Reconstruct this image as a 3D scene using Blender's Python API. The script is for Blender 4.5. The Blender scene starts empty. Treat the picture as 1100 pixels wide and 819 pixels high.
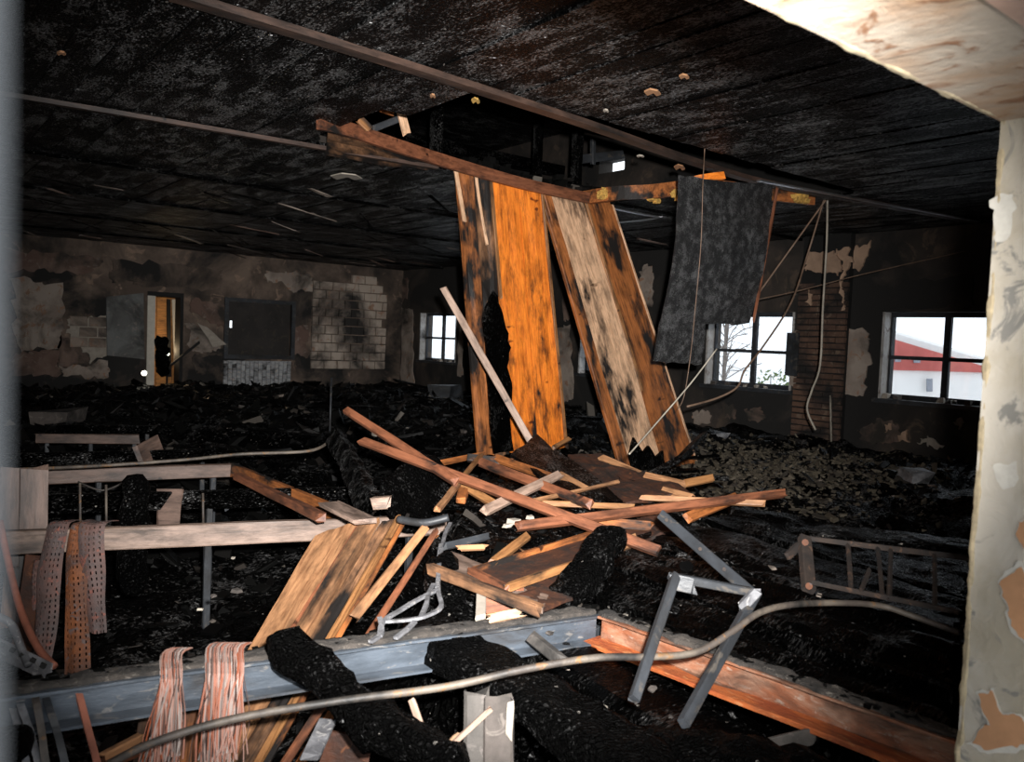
import bpy, math, random
from mathutils import Vector, Matrix, noise, geometry
S = bpy.context.scene
C = S.collection
R = random.Random(7)

# ------------------------------------------------------------------ camera
F, CX, CY = 873.0, 550.0, 409.5          # focal length and centre in photo pixels (1100 x 819)
EYE = 1.70
YAW, PITCH, ROLL = math.radians(38.3), math.atan(44.5/873), math.atan(0.04)
fh = Vector((math.sin(YAW), math.cos(YAW), 0)); r0 = Vector((math.cos(YAW), -math.sin(YAW), 0)); u0 = Vector((0, 0, 1))
FW = fh*math.cos(PITCH) - u0*math.sin(PITCH)
UP0 = u0*math.cos(PITCH) + fh*math.sin(PITCH)
CI = r0*math.cos(ROLL) + UP0*math.sin(ROLL)       # picture right
CU = UP0*math.cos(ROLL) - r0*math.sin(ROLL)       # picture up
EYEV = Vector((0, 0, EYE))
cam = bpy.data.cameras.new('camera'); camo = bpy.data.objects.new('camera', cam); C.objects.link(camo)
m = Matrix((CI, CU, -FW)).transposed().to_4x4(); m.translation = EYEV
camo.matrix_world = m
cam.sensor_width = 36; cam.lens = F*36/1100; cam.clip_start = 0.02; cam.clip_end = 300
cam.dof.use_dof = True; cam.dof.focus_distance = 5.5; cam.dof.aperture_fstop = cam.lens/6.0
S.camera = camo

# ------------------------------------------------------------------ sky, flash, exposure
w = bpy.data.worlds.new('overcast_sky'); S.world = w; w.use_nodes = True
bg = w.node_tree.nodes['Background']; bg.inputs[0].default_value = (0.90, 0.95, 1.0, 1); bg.inputs[1].default_value = 1.8
fl = bpy.data.lights.new('camera_flash_offscreen', 'SPOT'); flo = bpy.data.objects.new('camera_flash_offscreen', fl); C.objects.link(flo)
fl.energy = 3000; fl.spot_size = math.radians(72); fl.spot_blend = 1.0; fl.shadow_soft_size = 0.03; fl.color = (1.0, 0.975, 0.95)
flo.location = EYEV + Vector((0, 0, .12)) + r0*.09 - fh*.01
tgt = EYEV + FW*5 + CI*-0.25 + CU*0.22
flo.rotation_euler = (tgt - flo.location).to_track_quat('-Z', 'Y').to_euler()
S.view_settings.view_transform = 'Standard'; S.view_settings.look = 'None'
S.view_settings.exposure = 0.0; S.view_settings.gamma = 1.0; S.view_settings.use_curve_mapping = False

# ------------------------------------------------------------------ pixel to place
def P(px, py, X=None, Y=None, Z=None, d=None):
    r = FW*F + CI*(px-CX) + CU*(CY-py)
    if d is not None: t = d/F
    elif X is not None: t = X/r.x
    elif Y is not None: t = Y/r.y
    else: t = (Z-EYE)/r.z
    return EYEV + r*t
DT = [(440, 6.6), (470, 6.1), (500, 5.3), (540, 4.5), (580, 3.9), (620, 3.4), (660, 3.02), (700, 2.75), (745, 2.45), (830, 2.1)]
def dp(y):                                # how far the top of the heap lies, by its slope
    for (a, da), (b, db) in zip(DT, DT[1:]):
        if y <= b: return da + (db-da)*(max(y, a)-a)/(b-a)
    return DT[-1][1]
def Q(px, py, off=0.0): return P(px, py, d=dp(py)+off)

# ------------------------------------------------------------------ materials
def nodes(name):
    mt = bpy.data.materials.new(name); mt.use_nodes = True
    nt = mt.node_tree; b = nt.nodes['Principled BSDF']
    return mt, nt, b
def N(nt, t, **k):
    n = nt.nodes.new(t)
    for a, v in k.items(): setattr(n, a, v)
    return n
def link(nt, a, b): nt.links.new(a, b)
def coords(nt, scale, rnd=True, out='Object'):
    tc = N(nt, 'ShaderNodeTexCoord'); mp = N(nt, 'ShaderNodeMapping'); mp.inputs['Scale'].default_value = scale
    link(nt, tc.outputs[out], mp.inputs['Vector'])
    if rnd:
        oi = N(nt, 'ShaderNodeObjectInfo'); mu = N(nt, 'ShaderNodeMath', operation='MULTIPLY'); mu.inputs[1].default_value = 37
        link(nt, oi.outputs['Random'], mu.inputs[0]); cb = N(nt, 'ShaderNodeCombineXYZ')
        for i in range(3): link(nt, mu.outputs[0], cb.inputs[i])
        link(nt, cb.outputs[0], mp.inputs['Location'])
    return mp.outputs['Vector']
def tex(nt, vec, scale, detail=5, rough=.6, dist=0):
    n = N(nt, 'ShaderNodeTexNoise'); n.inputs['Scale'].default_value = scale; n.inputs['Detail'].default_value = detail
    n.inputs['Roughness'].default_value = rough; n.inputs['Distortion'].default_value = dist
    link(nt, vec, n.inputs['Vector']); return n.outputs['Fac']
def ramp(nt, fac, stops):
    r = N(nt, 'ShaderNodeValToRGB'); el = r.color_ramp.elements
    while len(el) < len(stops): el.new(.5)
    for e, (p, c) in zip(el, stops): e.position = p; e.color = (*c, 1) if len(c) == 3 else c
    link(nt, fac, r.inputs['Fac']); return r.outputs['Color']
def step(nt, fac, a, b): return ramp(nt, fac, [(a, (0, 0, 0)), (b, (1, 1, 1))])
def mix(nt, f, a, b):
    x = N(nt, 'ShaderNodeMix', data_type='RGBA')
    for s, v in ((x.inputs[0], f), (x.inputs[6], a), (x.inputs[7], b)):
        if hasattr(v, 'links'): link(nt, v, s)
        else: s.default_value = v if isinstance(v, (int, float)) else (*v, 1)
    return x.outputs[2]
def mul(nt, a, b, op='MULTIPLY'):
    x = N(nt, 'ShaderNodeMath', operation=op)
    for s, v in ((x.inputs[0], a), (x.inputs[1], b)):
        if hasattr(v, 'links'): link(nt, v, s)
        else: s.default_value = v
    return x.outputs[0]
def bump(nt, b, h, strength, dist=.02):
    n = N(nt, 'ShaderNodeBump'); n.inputs['Strength'].default_value = strength; n.inputs['Distance'].default_value = dist
    link(nt, h, n.inputs['Height']); link(nt, n.outputs[0], b.inputs['Normal'])

def wood(name, c1, c2, char=.35, grain=1.0, soft=.08, bs=1.6):
    mt, nt, b = nodes(name)
    v = coords(nt, (1.0, 9*grain, 9*grain))
    g = tex(nt, v, 5, 6, .65, .6)
    col = ramp(nt, g, [(.28, c2), (.5, c1), (.72, tuple(min(1, x*1.35) for x in c1))])
    k = tex(nt, coords(nt, (1.0, .5, 1)), 9, 2)                      # knots and resin streaks
    col = mix(nt, step(nt, k, .68, .74), col, tuple(x*.35 for x in c2))
    bl = tex(nt, coords(nt, (1.6, 5, 5)), 2.4, 5, .7)
    hs = N(nt, 'ShaderNodeHueSaturation'); link(nt, col, hs.inputs['Color']); link(nt, ramp(nt, bl, [(.32, (.42,)*3), (.52, (1,)*3), (.7, (1.15,)*3)]), hs.inputs['Value']); col = hs.outputs[0]
    sk = tex(nt, coords(nt, (.7, 16, 16)), 3.2, 4, .6)
    col = mix(nt, mul(nt, step(nt, sk, .60, .70), .6), col, tuple(x*.22 for x in c2))
    cm = tex(nt, coords(nt, (1.0, 2.6, 2.6)), bs, 6, .62)
    e = .36 + .3*char
    cmask = step(nt, cm, e-soft, e+soft*.4)
    inv = mul(nt, 1.0, cmask, 'SUBTRACT')
    col = mix(nt, inv, col, (.012, .010, .009))
    link(nt, col, b.inputs['Base Color']); b.inputs['Roughness'].default_value = .55
    bump(nt, b, g, .25, .01)
    return mt

def charred(name, base=.012, ash=.05, glintlim=.62, scale=26, stretch=(1, 1, 1), rough=.42, strength=.9, dist=.03, tint=(1, .98, .96), spec=.32, speck=.03, specs=55):
    mt, nt, b = nodes(name)
    v = coords(nt, stretch)
    vo = N(nt, 'ShaderNodeTexVoronoi', feature='DISTANCE_TO_EDGE'); vo.inputs['Scale'].default_value = scale
    nz = tex(nt, v, scale*.5, 4, .6)
    wa = N(nt, 'ShaderNodeVectorMath', operation='ADD'); link(nt, v, wa.inputs[0])
    cb = N(nt, 'ShaderNodeCombineXYZ'); s = mul(nt, nz, 1.6/scale*2); link(nt, s, cb.inputs[0]); link(nt, s, cb.inputs[1]); link(nt, s, cb.inputs[2])
    link(nt, cb.outputs[0], wa.inputs[1]); link(nt, wa.outputs[0], vo.inputs['Vector'])
    hgt = ramp(nt, vo.outputs['Distance'], [(0, (0, 0, 0)), (.22, (1, 1, 1))])
    hsum = mul(nt, hgt, mul(nt, nz, .8), 'ADD')
    a = tex(nt, v, scale*.09, 5, .7); fn = tex(nt, v, scale*1.3, 3, .6)
    fk = mul(nt, fn, mul(nt, mul(nt, a, .5, 'SUBTRACT'), 1.1), 'ADD')       # ash flecks in patches, with sparkle painted into their colour and gloss
    ash_glint = step(nt, fk, glintlim-.02, glintlim+.09)
    col = mix(nt, ash_glint, tuple(base*t for t in tint), tuple(ash*t for t in tint))
    vs = N(nt, 'ShaderNodeTexVoronoi'); vs.inputs['Scale'].default_value = specs; link(nt, coords(nt, (1, 1, 1)), vs.inputs['Vector'])
    sp = N(nt, 'ShaderNodeSeparateColor'); link(nt, vs.outputs['Color'], sp.inputs[0])
    dot = mul(nt, mul(nt, sp.outputs[0], 1-speck, 'GREATER_THAN'), mul(nt, vs.outputs['Distance'], .30, 'LESS_THAN'))
    col = mix(nt, dot, col, (.20, .185, .165))
    link(nt, col, b.inputs['Base Color'])
    b.inputs['Roughness'].default_value = rough
    link(nt, mul(nt, mul(nt, ash_glint, spec), .04, 'ADD'), b.inputs['Specular IOR Level'])
    bump(nt, b, hsum, strength, dist)
    return mt

def stained(name, c1, c2, c3, scale=2.0, soot=.5, sootc=(.012, .011, .010), rough=.85, bs=.35, out='Object', fine=30, stretch=(1, 1, 1)):
    """plaster or metal with patches of two tones and soot marks"""
    mt, nt, b = nodes(name)
    if out == 'World':
        gp = N(nt, 'ShaderNodeNewGeometry'); mp_ = N(nt, 'ShaderNodeMapping'); mp_.inputs['Scale'].default_value = stretch; link(nt, gp.outputs['Position'], mp_.inputs['Vector']); v = mp_.outputs['Vector']
    else: v = coords(nt, stretch, rnd=True, out=out)
    n1 = tex(nt, v, scale, 6, .6); n2 = tex(nt, v, scale*2.7, 7, .65, .8); n3 = tex(nt, v, scale*.6, 6, .62, .5); n4 = tex(nt, v, fine, 4)
    col = mix(nt, step(nt, n1, .42, .58), c1, c2)
    col = mix(nt, step(nt, n2, .57, .63), col, c3)
    if soot > 0: col = mix(nt, step(nt, n3, .68-.3*soot-.09, .68-.3*soot+.1), col, sootc)
    link(nt, col, b.inputs['Base Color']); b.inputs['Roughness'].default_value = rough
    bump(nt, b, mul(nt, n2, mul(nt, n4, .4), 'ADD'), bs, .02)
    return mt
def flat(name, c, rough=.6, metal=0.0, var=.35, scale=12, stretch=(1, 1, 1), bs=.15):
    mt, nt, b = nodes(name)
    n = tex(nt, coords(nt, stretch), scale, 5, .65)
    link(nt, ramp(nt, n, [(.3, tuple(x*(1-var) for x in c)), (.7, tuple(min(1, x*(1+var)) for x in c))]), b.inputs['Base Color'])
    b.inputs['Roughness'].default_value = rough; b.inputs['Metallic'].default_value = metal
    bump(nt, b, n, bs, .01); return mt
def glow(name, c, s):
    mt, nt, b = nodes(name); b.inputs['Base Color'].default_value = (*c, 1)
    b.inputs['Emission Color'].default_value = (*c, 1); b.inputs['Emission Strength'].default_value = s; return mt
def glass(name):
    mt, nt, b = nodes(name)
    tr = N(nt, 'ShaderNodeBsdfTransparent'); gl = N(nt, 'ShaderNodeBsdfGlossy'); gl.inputs['Roughness'].default_value = .05
    tr.inputs[0].default_value = (.93, .95, .97, 1)
    mx = N(nt, 'ShaderNodeMixShader'); mx.inputs[0].default_value = .05
    link(nt, tr.outputs[0], mx.inputs[1]); link(nt, gl.outputs[0], mx.inputs[2]); link(nt, mx.outputs[0], nt.nodes['Material Output'].inputs[0]); return mt
def islands(name, stops, rough=.6):
    mt, nt, b = nodes(name); g = N(nt, 'ShaderNodeNewGeometry')
    link(nt, ramp(nt, g.outputs['Random Per Island'], stops), b.inputs['Base Color']); b.inputs['Roughness'].default_value = rough; b.inputs['Specular IOR Level'].default_value = .12; return mt

M = {
 'ceil': charred('charred_ceiling', .003, .058, .56, 40, (.8, 1.7, 1), .36, 1.0, .03, (1, 1, 1), .8, .012, 40),
 'char': charred('charred_wood', .002, .05, .58, 44, (.8, 1.6, 1.6), .40, 1.0, .03, spec=.6),
 'croc': charred('alligator_char', .0012, .022, .60, 34, (2.4, .7, 1.0), .34, 1.0, .04, spec=.4, speck=.012),
 'lump': charred('soft_char', .0015, .014, .66, 55, (1, 1, 1), .5, .9, .02, spec=.5, speck=.010),
 'sheet': charred('sooty_sheet', .020, .042, .53, 120, (1, 1, 1), .34, .6, .01, (1, 1, 1.02), .7, .03, 80),
 'rubble': charred('charred_rubble', .0015, .06, .60, 26, (1, 1, 1), .45, 1.0, .05, spec=.6),
 'orange': wood('fresh_orange_wood', (.82, .215, .022), (.50, .105, .011), .20, 1.0),
 'brown': wood('scorched_brown_wood', (.34, .115, .032), (.13, .042, .014), .42, 1.0),
 'tan': wood('pale_tan_wood', (.66, .41, .25), (.43, .23, .12), .26, .9),
 'light': wood('bright_split_wood', (.27, .125, .046), (.15, .056, .018), .26, 1.2),
 'plank': wood('leaning_plank_wood', (.36, .18, .085), (.17, .07, .03), .30, 1.0, .14),
 'burnt': wood('half_burnt_wood', (.28, .14, .07), (.10, .045, .02), .62, 1.0, .1),
 'redstick': wood('reddish_batten_wood', (.20, .072, .034), (.10, .031, .014), .34, 1.0),
 'bleach': wood('heat_bleached_beam', (.27, .19, .15), (.14, .095, .07), .38, .6, .2),
 'dusty': wood('dusty_brown_beam', (.135, .086, .066), (.065, .04, .03), .34, .6, .2),
 'hard': stained('rusty_hardboard', (.062, .019, .007), (.028, .010, .005), (.105, .036, .012), 9, .35, rough=.7),
 'steel': stained('blue_grey_steel', (.075, .09, .11), (.045, .055, .068), (.15, .145, .14), 4.5, .34, (.03, .027, .025), .42, .2, stretch=(1, 3, 3)),
 'rust': stained('rusty_peeled_steel', (.30, .16, .10), (.26, .085, .035), (.36, .26, .20), 6, .45, (.05, .025, .015), .7, .4, stretch=(1, 2.5, 2.5)),
 'rustfl': stained('bright_rust', (.40, .10, .02), (.27, .055, .012), (.45, .17, .06), 6, .2, (.08, .02, .01), .8, .5, stretch=(1, 3, 3)), 'crust': stained('ashy_dirt_crust', (.06, .05, .042), (.035, .03, .026), (.15, .13, .11), 14, .4, rough=.95, bs=.8),
 'bar': stained('sooty_grey_steel', (.036, .040, .046), (.022, .024, .027), (.075, .066, .057), 6, .25, rough=.5, bs=.2, stretch=(.5, 1, 1)),
 'ash': stained('ashy_white_metal', (.19, .19, .20), (.10, .10, .107), (.28, .27, .265), 14, .25, (.05, .05, .05), .6, .3),
 'conduit': stained('scorched_conduit', (.12, .098, .076), (.06, .048, .04), (.16, .085, .036), 10, .32, rough=.6, bs=.2, stretch=(.7, .7, .7)),
 'rod': flat('rusty_rod', (.26, .09, .055), .7),
 'perf': stained('rusted_perforated_steel', (.19, .06, .018), (.10, .04, .022), (.11, .075, .068), 9, .25, (.05, .03, .025), .75, .35),
 'perf2': stained('pinkish_grey_perforated_steel', (.115, .062, .052), (.08, .058, .055), (.20, .07, .05), 9, .2, (.05, .035, .03), .7, .35),
 'fibre': islands('scorched_fibres', [(0, (.34, .11, .06)), (.25, (.36, .23, .19)), (.45, (.30, .07, .025)), (.62, (.42, .37, .34)), (.8, (.10, .06, .05)), (1, (.03, .022, .02))]),
 'wallp': stained('sooty_plaster', (.06, .045, .036), (.035, .028, .022), (.10, .07, .05), 1.3, .80),
 'wallb': stained('sooty_back_plaster', (.20, .145, .11), (.10, .072, .055), (.29, .20, .145), 1.3, .66),
 'patch': stained('peeling_plaster', (.36, .30, .25), (.25, .20, .165), (.29, .17, .11), 2.5, .42, (.03, .025, .02)),
 'patchpink': stained('pinkish_plaster', (.20, .135, .105), (.14, .085, .065), (.23, .18, .15), 2.5, .5, (.03, .025, .02)),
 'tanpl': flat('tan_plaster', (.38, .25, .17), .85, 0, .3, 5),
 'block': stained('sooty_block', (.46, .38, .31), (.32, .25, .20), (.33, .20, .135), 1.6, .50, (.02, .017, .015), out='World'),
 'brick': stained('sooty_brick', (.12, .065, .042), (.075, .042, .03), (.17, .115, .08), 3, .55, (.012, .010, .009), out='World'),
 'jamb': stained('weathered_limewash', (.27, .235, .175), (.33, .30, .25), (.15, .142, .125), 3.4, 0, rough=.9, bs=.3),
 'soffit': stained('orange_stained_limewash', (.25, .155, .088), (.29, .24, .185), (.15, .068, .028), 3.2, 0, rough=.9, bs=.4, stretch=(1.3, .9, 1)),
 'limelight': flat('flaked_white_limewash', (.38, .36, .315), .9, 0, .15, 30), 'jambedge': flat('crumbly_edge_plaster', (.26, .21, .13), .9, 0, .35, 40),
 'orpatch': flat('bare_orange_plaster', (.36, .185, .09), .9, 0, .2, 8),
 'frameb': flat('brown_frame_paint', (.30, .19, .14), .6, 0, .35, 6),
 'post': flat('grey_post_paint', (.13, .135, .14), .8, 0, .05, 3),
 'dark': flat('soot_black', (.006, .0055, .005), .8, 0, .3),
 'winfr': stained('burnt_window_frame', (.02, .022, .026), (.03, .033, .04), (.06, .06, .065), 6, .2),
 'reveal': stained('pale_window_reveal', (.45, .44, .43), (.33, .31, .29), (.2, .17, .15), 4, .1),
 'glass': glass('window_glass'),
 'insul': islands('fallen_insulation', [(0, (.05, .043, .033)), (.4, (.085, .072, .052)), (.7, (.03, .026, .022)), (1, (.14, .12, .09))], .9),
 'shard': islands('charred_shards', [(0, (.002, .002, .002)), (.86, (.004, .004, .0037)), (.955, (.014, .012, .011)), (.99, (.06, .052, .045)), (1, (.20, .18, .155))], .5),
 'yel': flat('yellow_wool', (.50, .30, .07), .95, 0, .5, 30),
 'cable': flat('tan_cable', (.17, .11, .075), .6), 'cabw': flat('whitish_cable', (.30, .27, .22), .6), 'cabk': flat('black_cable', (.03, .025, .022), .6),
 'white': flat('pale_plaster_chunk', (.34, .30, .25), .9, 0, .2, 14),
 'conc': stained('broken_concrete', (.09, .075, .066), (.05, .042, .036), (.14, .12, .105), 6, .34),
 'snow': flat('snow_ground', (.80, .80, .80), .9, 0, .05),
 'hred': flat('red_house_boards', (.42, .10, .085), .8, 0, .1, 3), 'hwh': flat('white_house_wall', (.80, .79, .77), .9, 0, .04, 2),
 'hgl': flat('house_window_grey', (.22, .24, .28), .3), 'bark': flat('grey_bark', (.20, .17, .15), .9), 'green': flat('dull_green_leaves', (.14, .18, .07), .8),
 'doorleaf': stained('grey_scorched_door', (.17, .175, .17), (.12, .12, .115), (.22, .2, .18), 2.5, .25),
 'doorwood': wood('warm_wood_panelling', (.55, .24, .06), (.36, .14, .035), .0), 'doorpost': flat('cream_door_post', (.60, .56, .48), .7, 0, .1),
 'lampon': glow('work_lamp_glow', (1, .95, .8), 9),
 'radi': stained('pale_radiator_metal', (.42, .43, .44), (.28, .29, .30), (.5, .4, .33), 5, .35, stretch=(3, 1, .5)),
 'boardw': stained('dark_boarding', (.035, .03, .027), (.025, .022, .02), (.05, .04, .03), 3, .2),
}

# ------------------------------------------------------------------ builders
def tag(o, label=None, cat=None, group=None, kind=None):
    for k, v in (('label', label), ('category', cat), ('group', group), ('kind', kind)):
        if v: o[k] = v
    return o
def mesh(name, verts, faces, mat, parent=None, mw=None, smooth=False):
    me = bpy.data.meshes.new(name); me.from_pydata([tuple(v) for v in verts], [], faces); me.validate(); me.update()
    if smooth: me.polygons.foreach_set('use_smooth', [True]*len(me.polygons))
    if mat: me.materials.append(M[mat] if isinstance(mat, str) else mat)
    return obj(name, me, parent, mw)
def obj(name, me, parent=None, mw=None):
    o = bpy.data.objects.new(name, me); C.objects.link(o)
    if mw is not None: o.matrix_basis = mw
    if parent:
        o.parent = parent
        o.matrix_parent_inverse = parent.matrix_basis.inverted()
    return o
def empty(name, loc, label=None, cat=None, group=None, kind=None):
    o = bpy.data.objects.new(name, None); C.objects.link(o); o.matrix_basis = Matrix.Translation(loc); o.empty_display_size = .1
    return tag(o, label, cat, group, kind)
def frame(p0, p1, nrm=None):
    x = (p1-p0).normalized(); n = Vector(nrm) if nrm is not None else Vector((0, 0, 1))
    if abs(x.dot(n.normalized())) > .97: n = Vector((0, 1, 0)) if abs(x.y) < .9 else Vector((1, 0, 0))
    y = n.cross(x).normalized(); z = x.cross(y)
    mw = Matrix((x, y, z)).transposed().to_4x4(); mw.translation = (p0+p1)/2
    return mw
def boxv(x0, x1, y0, y1, z0, z1):
    return ([(x0, y0, z0), (x1, y0, z0), (x1, y1, z0), (x0, y1, z0), (x0, y0, z1), (x1, y0, z1), (x1, y1, z1), (x0, y1, z1)],
            [(3, 2, 1, 0), (4, 5, 6, 7), (0, 1, 5, 4), (1, 2, 6, 5), (2, 3, 7, 6), (3, 0, 4, 7)])
def join(parts):
    V, Fc = [], []
    for v, f in parts:
        n = len(V); V += list(v); Fc += [tuple(i+n for i in q) for q in f]
    return V, Fc
def box(name, x0, x1, y0, y1, z0, z1, mat, parent=None):
    c = Vector(((x0+x1)/2, (y0+y1)/2, (z0+z1)/2))
    v, f = boxv(x0-c.x, x1-c.x, y0-c.y, y1-c.y, z0-c.z, z1-c.z)
    return mesh(name, v, f, mat, parent, Matrix.Translation(c))
def rings(sec, L, seg, fn):
    """loft a closed section along local x; fn(u, k, (y, z)) moves each point"""
    V, Fc, n = [], [], len(sec)
    for i in range(seg+1):
        u = i/seg
        for k, (y, z) in enumerate(sec): V.append(fn(u, k, y, z))
    for i in range(seg):
        for k in range(n):
            a = i*n+k; b = i*n+(k+1) % n; Fc.append((a, b, b+n, a+n))
    Fc.append(tuple(range(n-1, -1, -1))); Fc.append(tuple(seg*n+k for k in range(n)))
    return V, Fc
def chamfer(w, t, c):
    a, b = w/2, t/2
    return [(-a+c, -b), (a-c, -b), (a, -b+c), (a, b-c), (a-c, b), (-a+c, b), (-a, b-c), (-a, -b+c)]
def board_mesh(L, w, t, rough=.004, seg=8, ragged=.02, bow=0.0, taper=0.0):
    o = Vector((R.uniform(0, 90), R.uniform(0, 90), 0)); sec = chamfer(w, t, min(w, t)*.12)
    rag = [(R.uniform(-1, 1)*ragged, R.uniform(-1, 1)*ragged) for _ in sec]
    def fn(u, k, y, z):
        x = (u-.5)*L
        if u == 0: x += rag[k][0]
        if u == 1: x += rag[k][1]
        j = noise.noise_vector(o+Vector((u*L*3, k*1.7, 0)))*rough
        s = 1-taper*u
        return (x, y*s+j.y, z*s+j.z+bow*(1-(2*u-1)**2))
    return rings(sec, L, seg, fn)
def stick(name, p0, p1, w, t, mat, label=None, cat='wood', group=None, nrm=None, parent=None, ragged=.02, bow=0., rough=.003, taper=0., seg=8):
    v, f = board_mesh((p1-p0).length, w, t, rough, seg, ragged, bow, taper)
    o = mesh(name, v, f, mat, parent, frame(p0, p1, nrm))
    return tag(o, label, cat if label else None, group)
def charbeam(name, p0, p1, w, t, mat='croc', label=None, cat='beam', group=None, nrm=None, amp=.02, res=.035, parent=None, freq=7, ends=.5, wob=0.0):
    """burnt timber: rounded section eaten away by real relief"""
    L = (p1-p0).length; seg = max(8, int(L/res)); n = 20; o = Vector((R.uniform(0, 50), R.uniform(0, 50), R.uniform(0, 50)))
    sec = []
    for k in range(n):
        a = 2*math.pi*k/n; c, s = math.cos(a), math.sin(a); q = 1/max(abs(c), abs(s)); q = q*.93+.07
        sec.append((c*q*w/2, s*q*t/2))
    def fn(u, k, y, z):
        x = (u-.5)*L; p = o+Vector((x, y, z))*freq
        d = noise.fractal(p, .9, 2.1, 4)*amp
        cr = noise.cell(Vector((x*22+o.x, y*22, z*22)))*amp*.35
        e = min(u, 1-u)*L; s = 1-ends*max(0, 1-e/(.5*max(w, t)))**2
        rr = math.hypot(y, z) or 1; g = s*(1+(d-cr)/rr)
        wb = noise.noise_vector(o+Vector((u*2.5, 3, 9)))*wob
        return (x+d*.6, y*g+wb.y, z*g+wb.z)
    v, f = rings(sec, L, seg, fn)
    ob = mesh(name, v, f, mat, parent, frame(p0, p1, nrm), True)
    return tag(ob, label, cat if label else None, group)
def sheet(name, c, thick, mat, label=None, cat='board', group=None, parent=None, nu=14, nv=6, rough=.006, ragged=.0, bulge=0., mode='side'):
    """board through four corners: c = near-left, near-right, far-right, far-left; its grain runs from the first side to the second"""
    a, b, cc, d = c
    p0, p1 = (a+b)/2, (cc+d)/2; nr = (b-a).cross(d-a).normalized()
    mw = frame(p0, p1, nr); iv = mw.inverted(); o = Vector((R.uniform(0, 90), R.uniform(0, 90), 0))
    V, Fc = [], []
    rg = [(noise.noise(Vector((j*.9, o.x, 1)))*ragged, noise.noise(Vector((j*.9, o.y, 5)))*ragged) for j in range(nv+1)]
    for sd in (1, -1):
        for i in range(nu+1):
            u = i/nu
            for j in range(nv+1):
                s = j/nv
                p = a.lerp(b, s).lerp(d.lerp(cc, s), u); q = iv @ p
                h = noise.fractal(o+Vector((u*4, s*3, 0)), 1, 2, 3)*rough + bulge*math.sin(math.pi*u)
                q.z += h + sd*thick/2
                if i == 0: q.x -= rg[j][0]
                if i == nu: q.x += rg[j][1]
                V.append(q)
    n = (nu+1)*(nv+1); id = lambda i, j: i*(nv+1)+j
    for i in range(nu):
        for j in range(nv):
            q = (id(i, j), id(i+1, j), id(i+1, j+1), id(i, j+1)); Fc.append(q[::-1]); Fc.append(tuple(k+n for k in q))
    per = [id(i, 0) for i in range(nu+1)]+[id(nu, j) for j in range(1, nv+1)]+[id(i, nv) for i in range(nu-1, -1, -1)]+[id(0, j) for j in range(nv-1, 0, -1)]
    for k in range(len(per)): x, y = per[k], per[(k+1) % len(per)]; Fc.append((x, y, y+n, x+n))
    ob = mesh(name, V, Fc, mat, parent, mw)
    return tag(ob, label, cat if label else None, group)
def smooth_path(pts, k=6):
    if len(pts) < 3: return pts
    out = []
    for i in range(len(pts)-1):
        a, b, c, d = pts[max(i-1, 0)], pts[i], pts[i+1], pts[min(i+2, len(pts)-1)]
        for j in range(k):
            t = j/k; out.append(.5*((2*b)+(c-a)*t+(2*a-5*b+4*c-d)*t*t+(3*b-a-3*c+d)*t**3))
    return out+[pts[-1]]
def sweep(pts, sec):
    V, Fc, n = [], [], len(sec); up = Vector((0, 0, 1)); py = None
    for i, p in enumerate(pts):
        t = (pts[min(i+1, len(pts)-1)]-pts[max(i-1, 0)]).normalized()
        if py is None:
            y = up.cross(t)
            if y.length < .05: y = Vector((1, 0, 0)).cross(t)
        else: y = py-t*py.dot(t)
        y.normalize(); py = y; z = t.cross(y)
        for a, b in sec: V.append(p+y*a+z*b)
    for i in range(len(pts)-1):
        for k in range(n): a = i*n+k; b = i*n+(k+1) % n; Fc.append((a, b, b+n, a+n))
    Fc.append(tuple(range(n-1, -1, -1))); Fc.append(tuple((len(pts)-1)*n+k for k in range(n)))
    return V, Fc
def circ(r, n=8): return [(r*math.cos(2*math.pi*k/n), r*math.sin(2*math.pi*k/n)) for k in range(n)]
def tube(name, pts, r, mat, label=None, cat='cable', group=None, parent=None, n=8, k=6, sec=None):
    pts = smooth_path(pts, k); c = sum(pts, Vector())/len(pts); v, f = sweep([p-c for p in pts], sec or circ(r, n))
    o = mesh(name, v, f, mat, parent, Matrix.Translation(c), True if sec is None else False)
    return tag(o, label, cat if label else None, group)
def slab(name, pts, nrm, thick, mat, parent=None, label=None, cat=None, group=None, rag=.0, sub=3, off=0.0):
    """irregular flat piece: outline pts pushed out along nrm"""
    nrm = Vector(nrm).normalized(); P2 = []
    for i, p in enumerate(pts):
        q = pts[(i+1) % len(pts)]
        for k in range(sub):
            x = p.lerp(q, k/sub)
            if rag: x = x+noise.noise_vector(x*5+Vector((3, 1, 7)))*rag*1.2+noise.noise_vector(x*19)*rag*.8+noise.noise_vector(x*50)*rag*.3
            x = x-nrm*(x-pts[0]).dot(nrm)+nrm*off if rag else x+nrm*off
            P2.append(x)
    c = sum(P2, Vector())/len(P2); n = len(P2)
    V = [x-c for x in P2]+[x-c+nrm*thick for x in P2]
    Fc = []
    for a_, b_, c_ in geometry.tessellate_polygon([[x-c for x in P2]]): Fc += [(c_, b_, a_), (a_+n, b_+n, c_+n)]
    for i in range(n): j = (i+1) % n; Fc.append((i, j, j+n, i+n))
    return tag(mesh(name, V, Fc, mat, parent, Matrix.Translation(c)), label, cat, group)
def chunk_data(r, flatz=.5):
    V, Fc = boxv(-1, 1, -1, 1, -1, 1)
    V = [Vector(v)*R.uniform(.55, 1.1)*r for v in V]
    return [Vector((v.x*R.uniform(.8, 1.3), v.y, v.z*flatz)) for v in V], Fc
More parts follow.
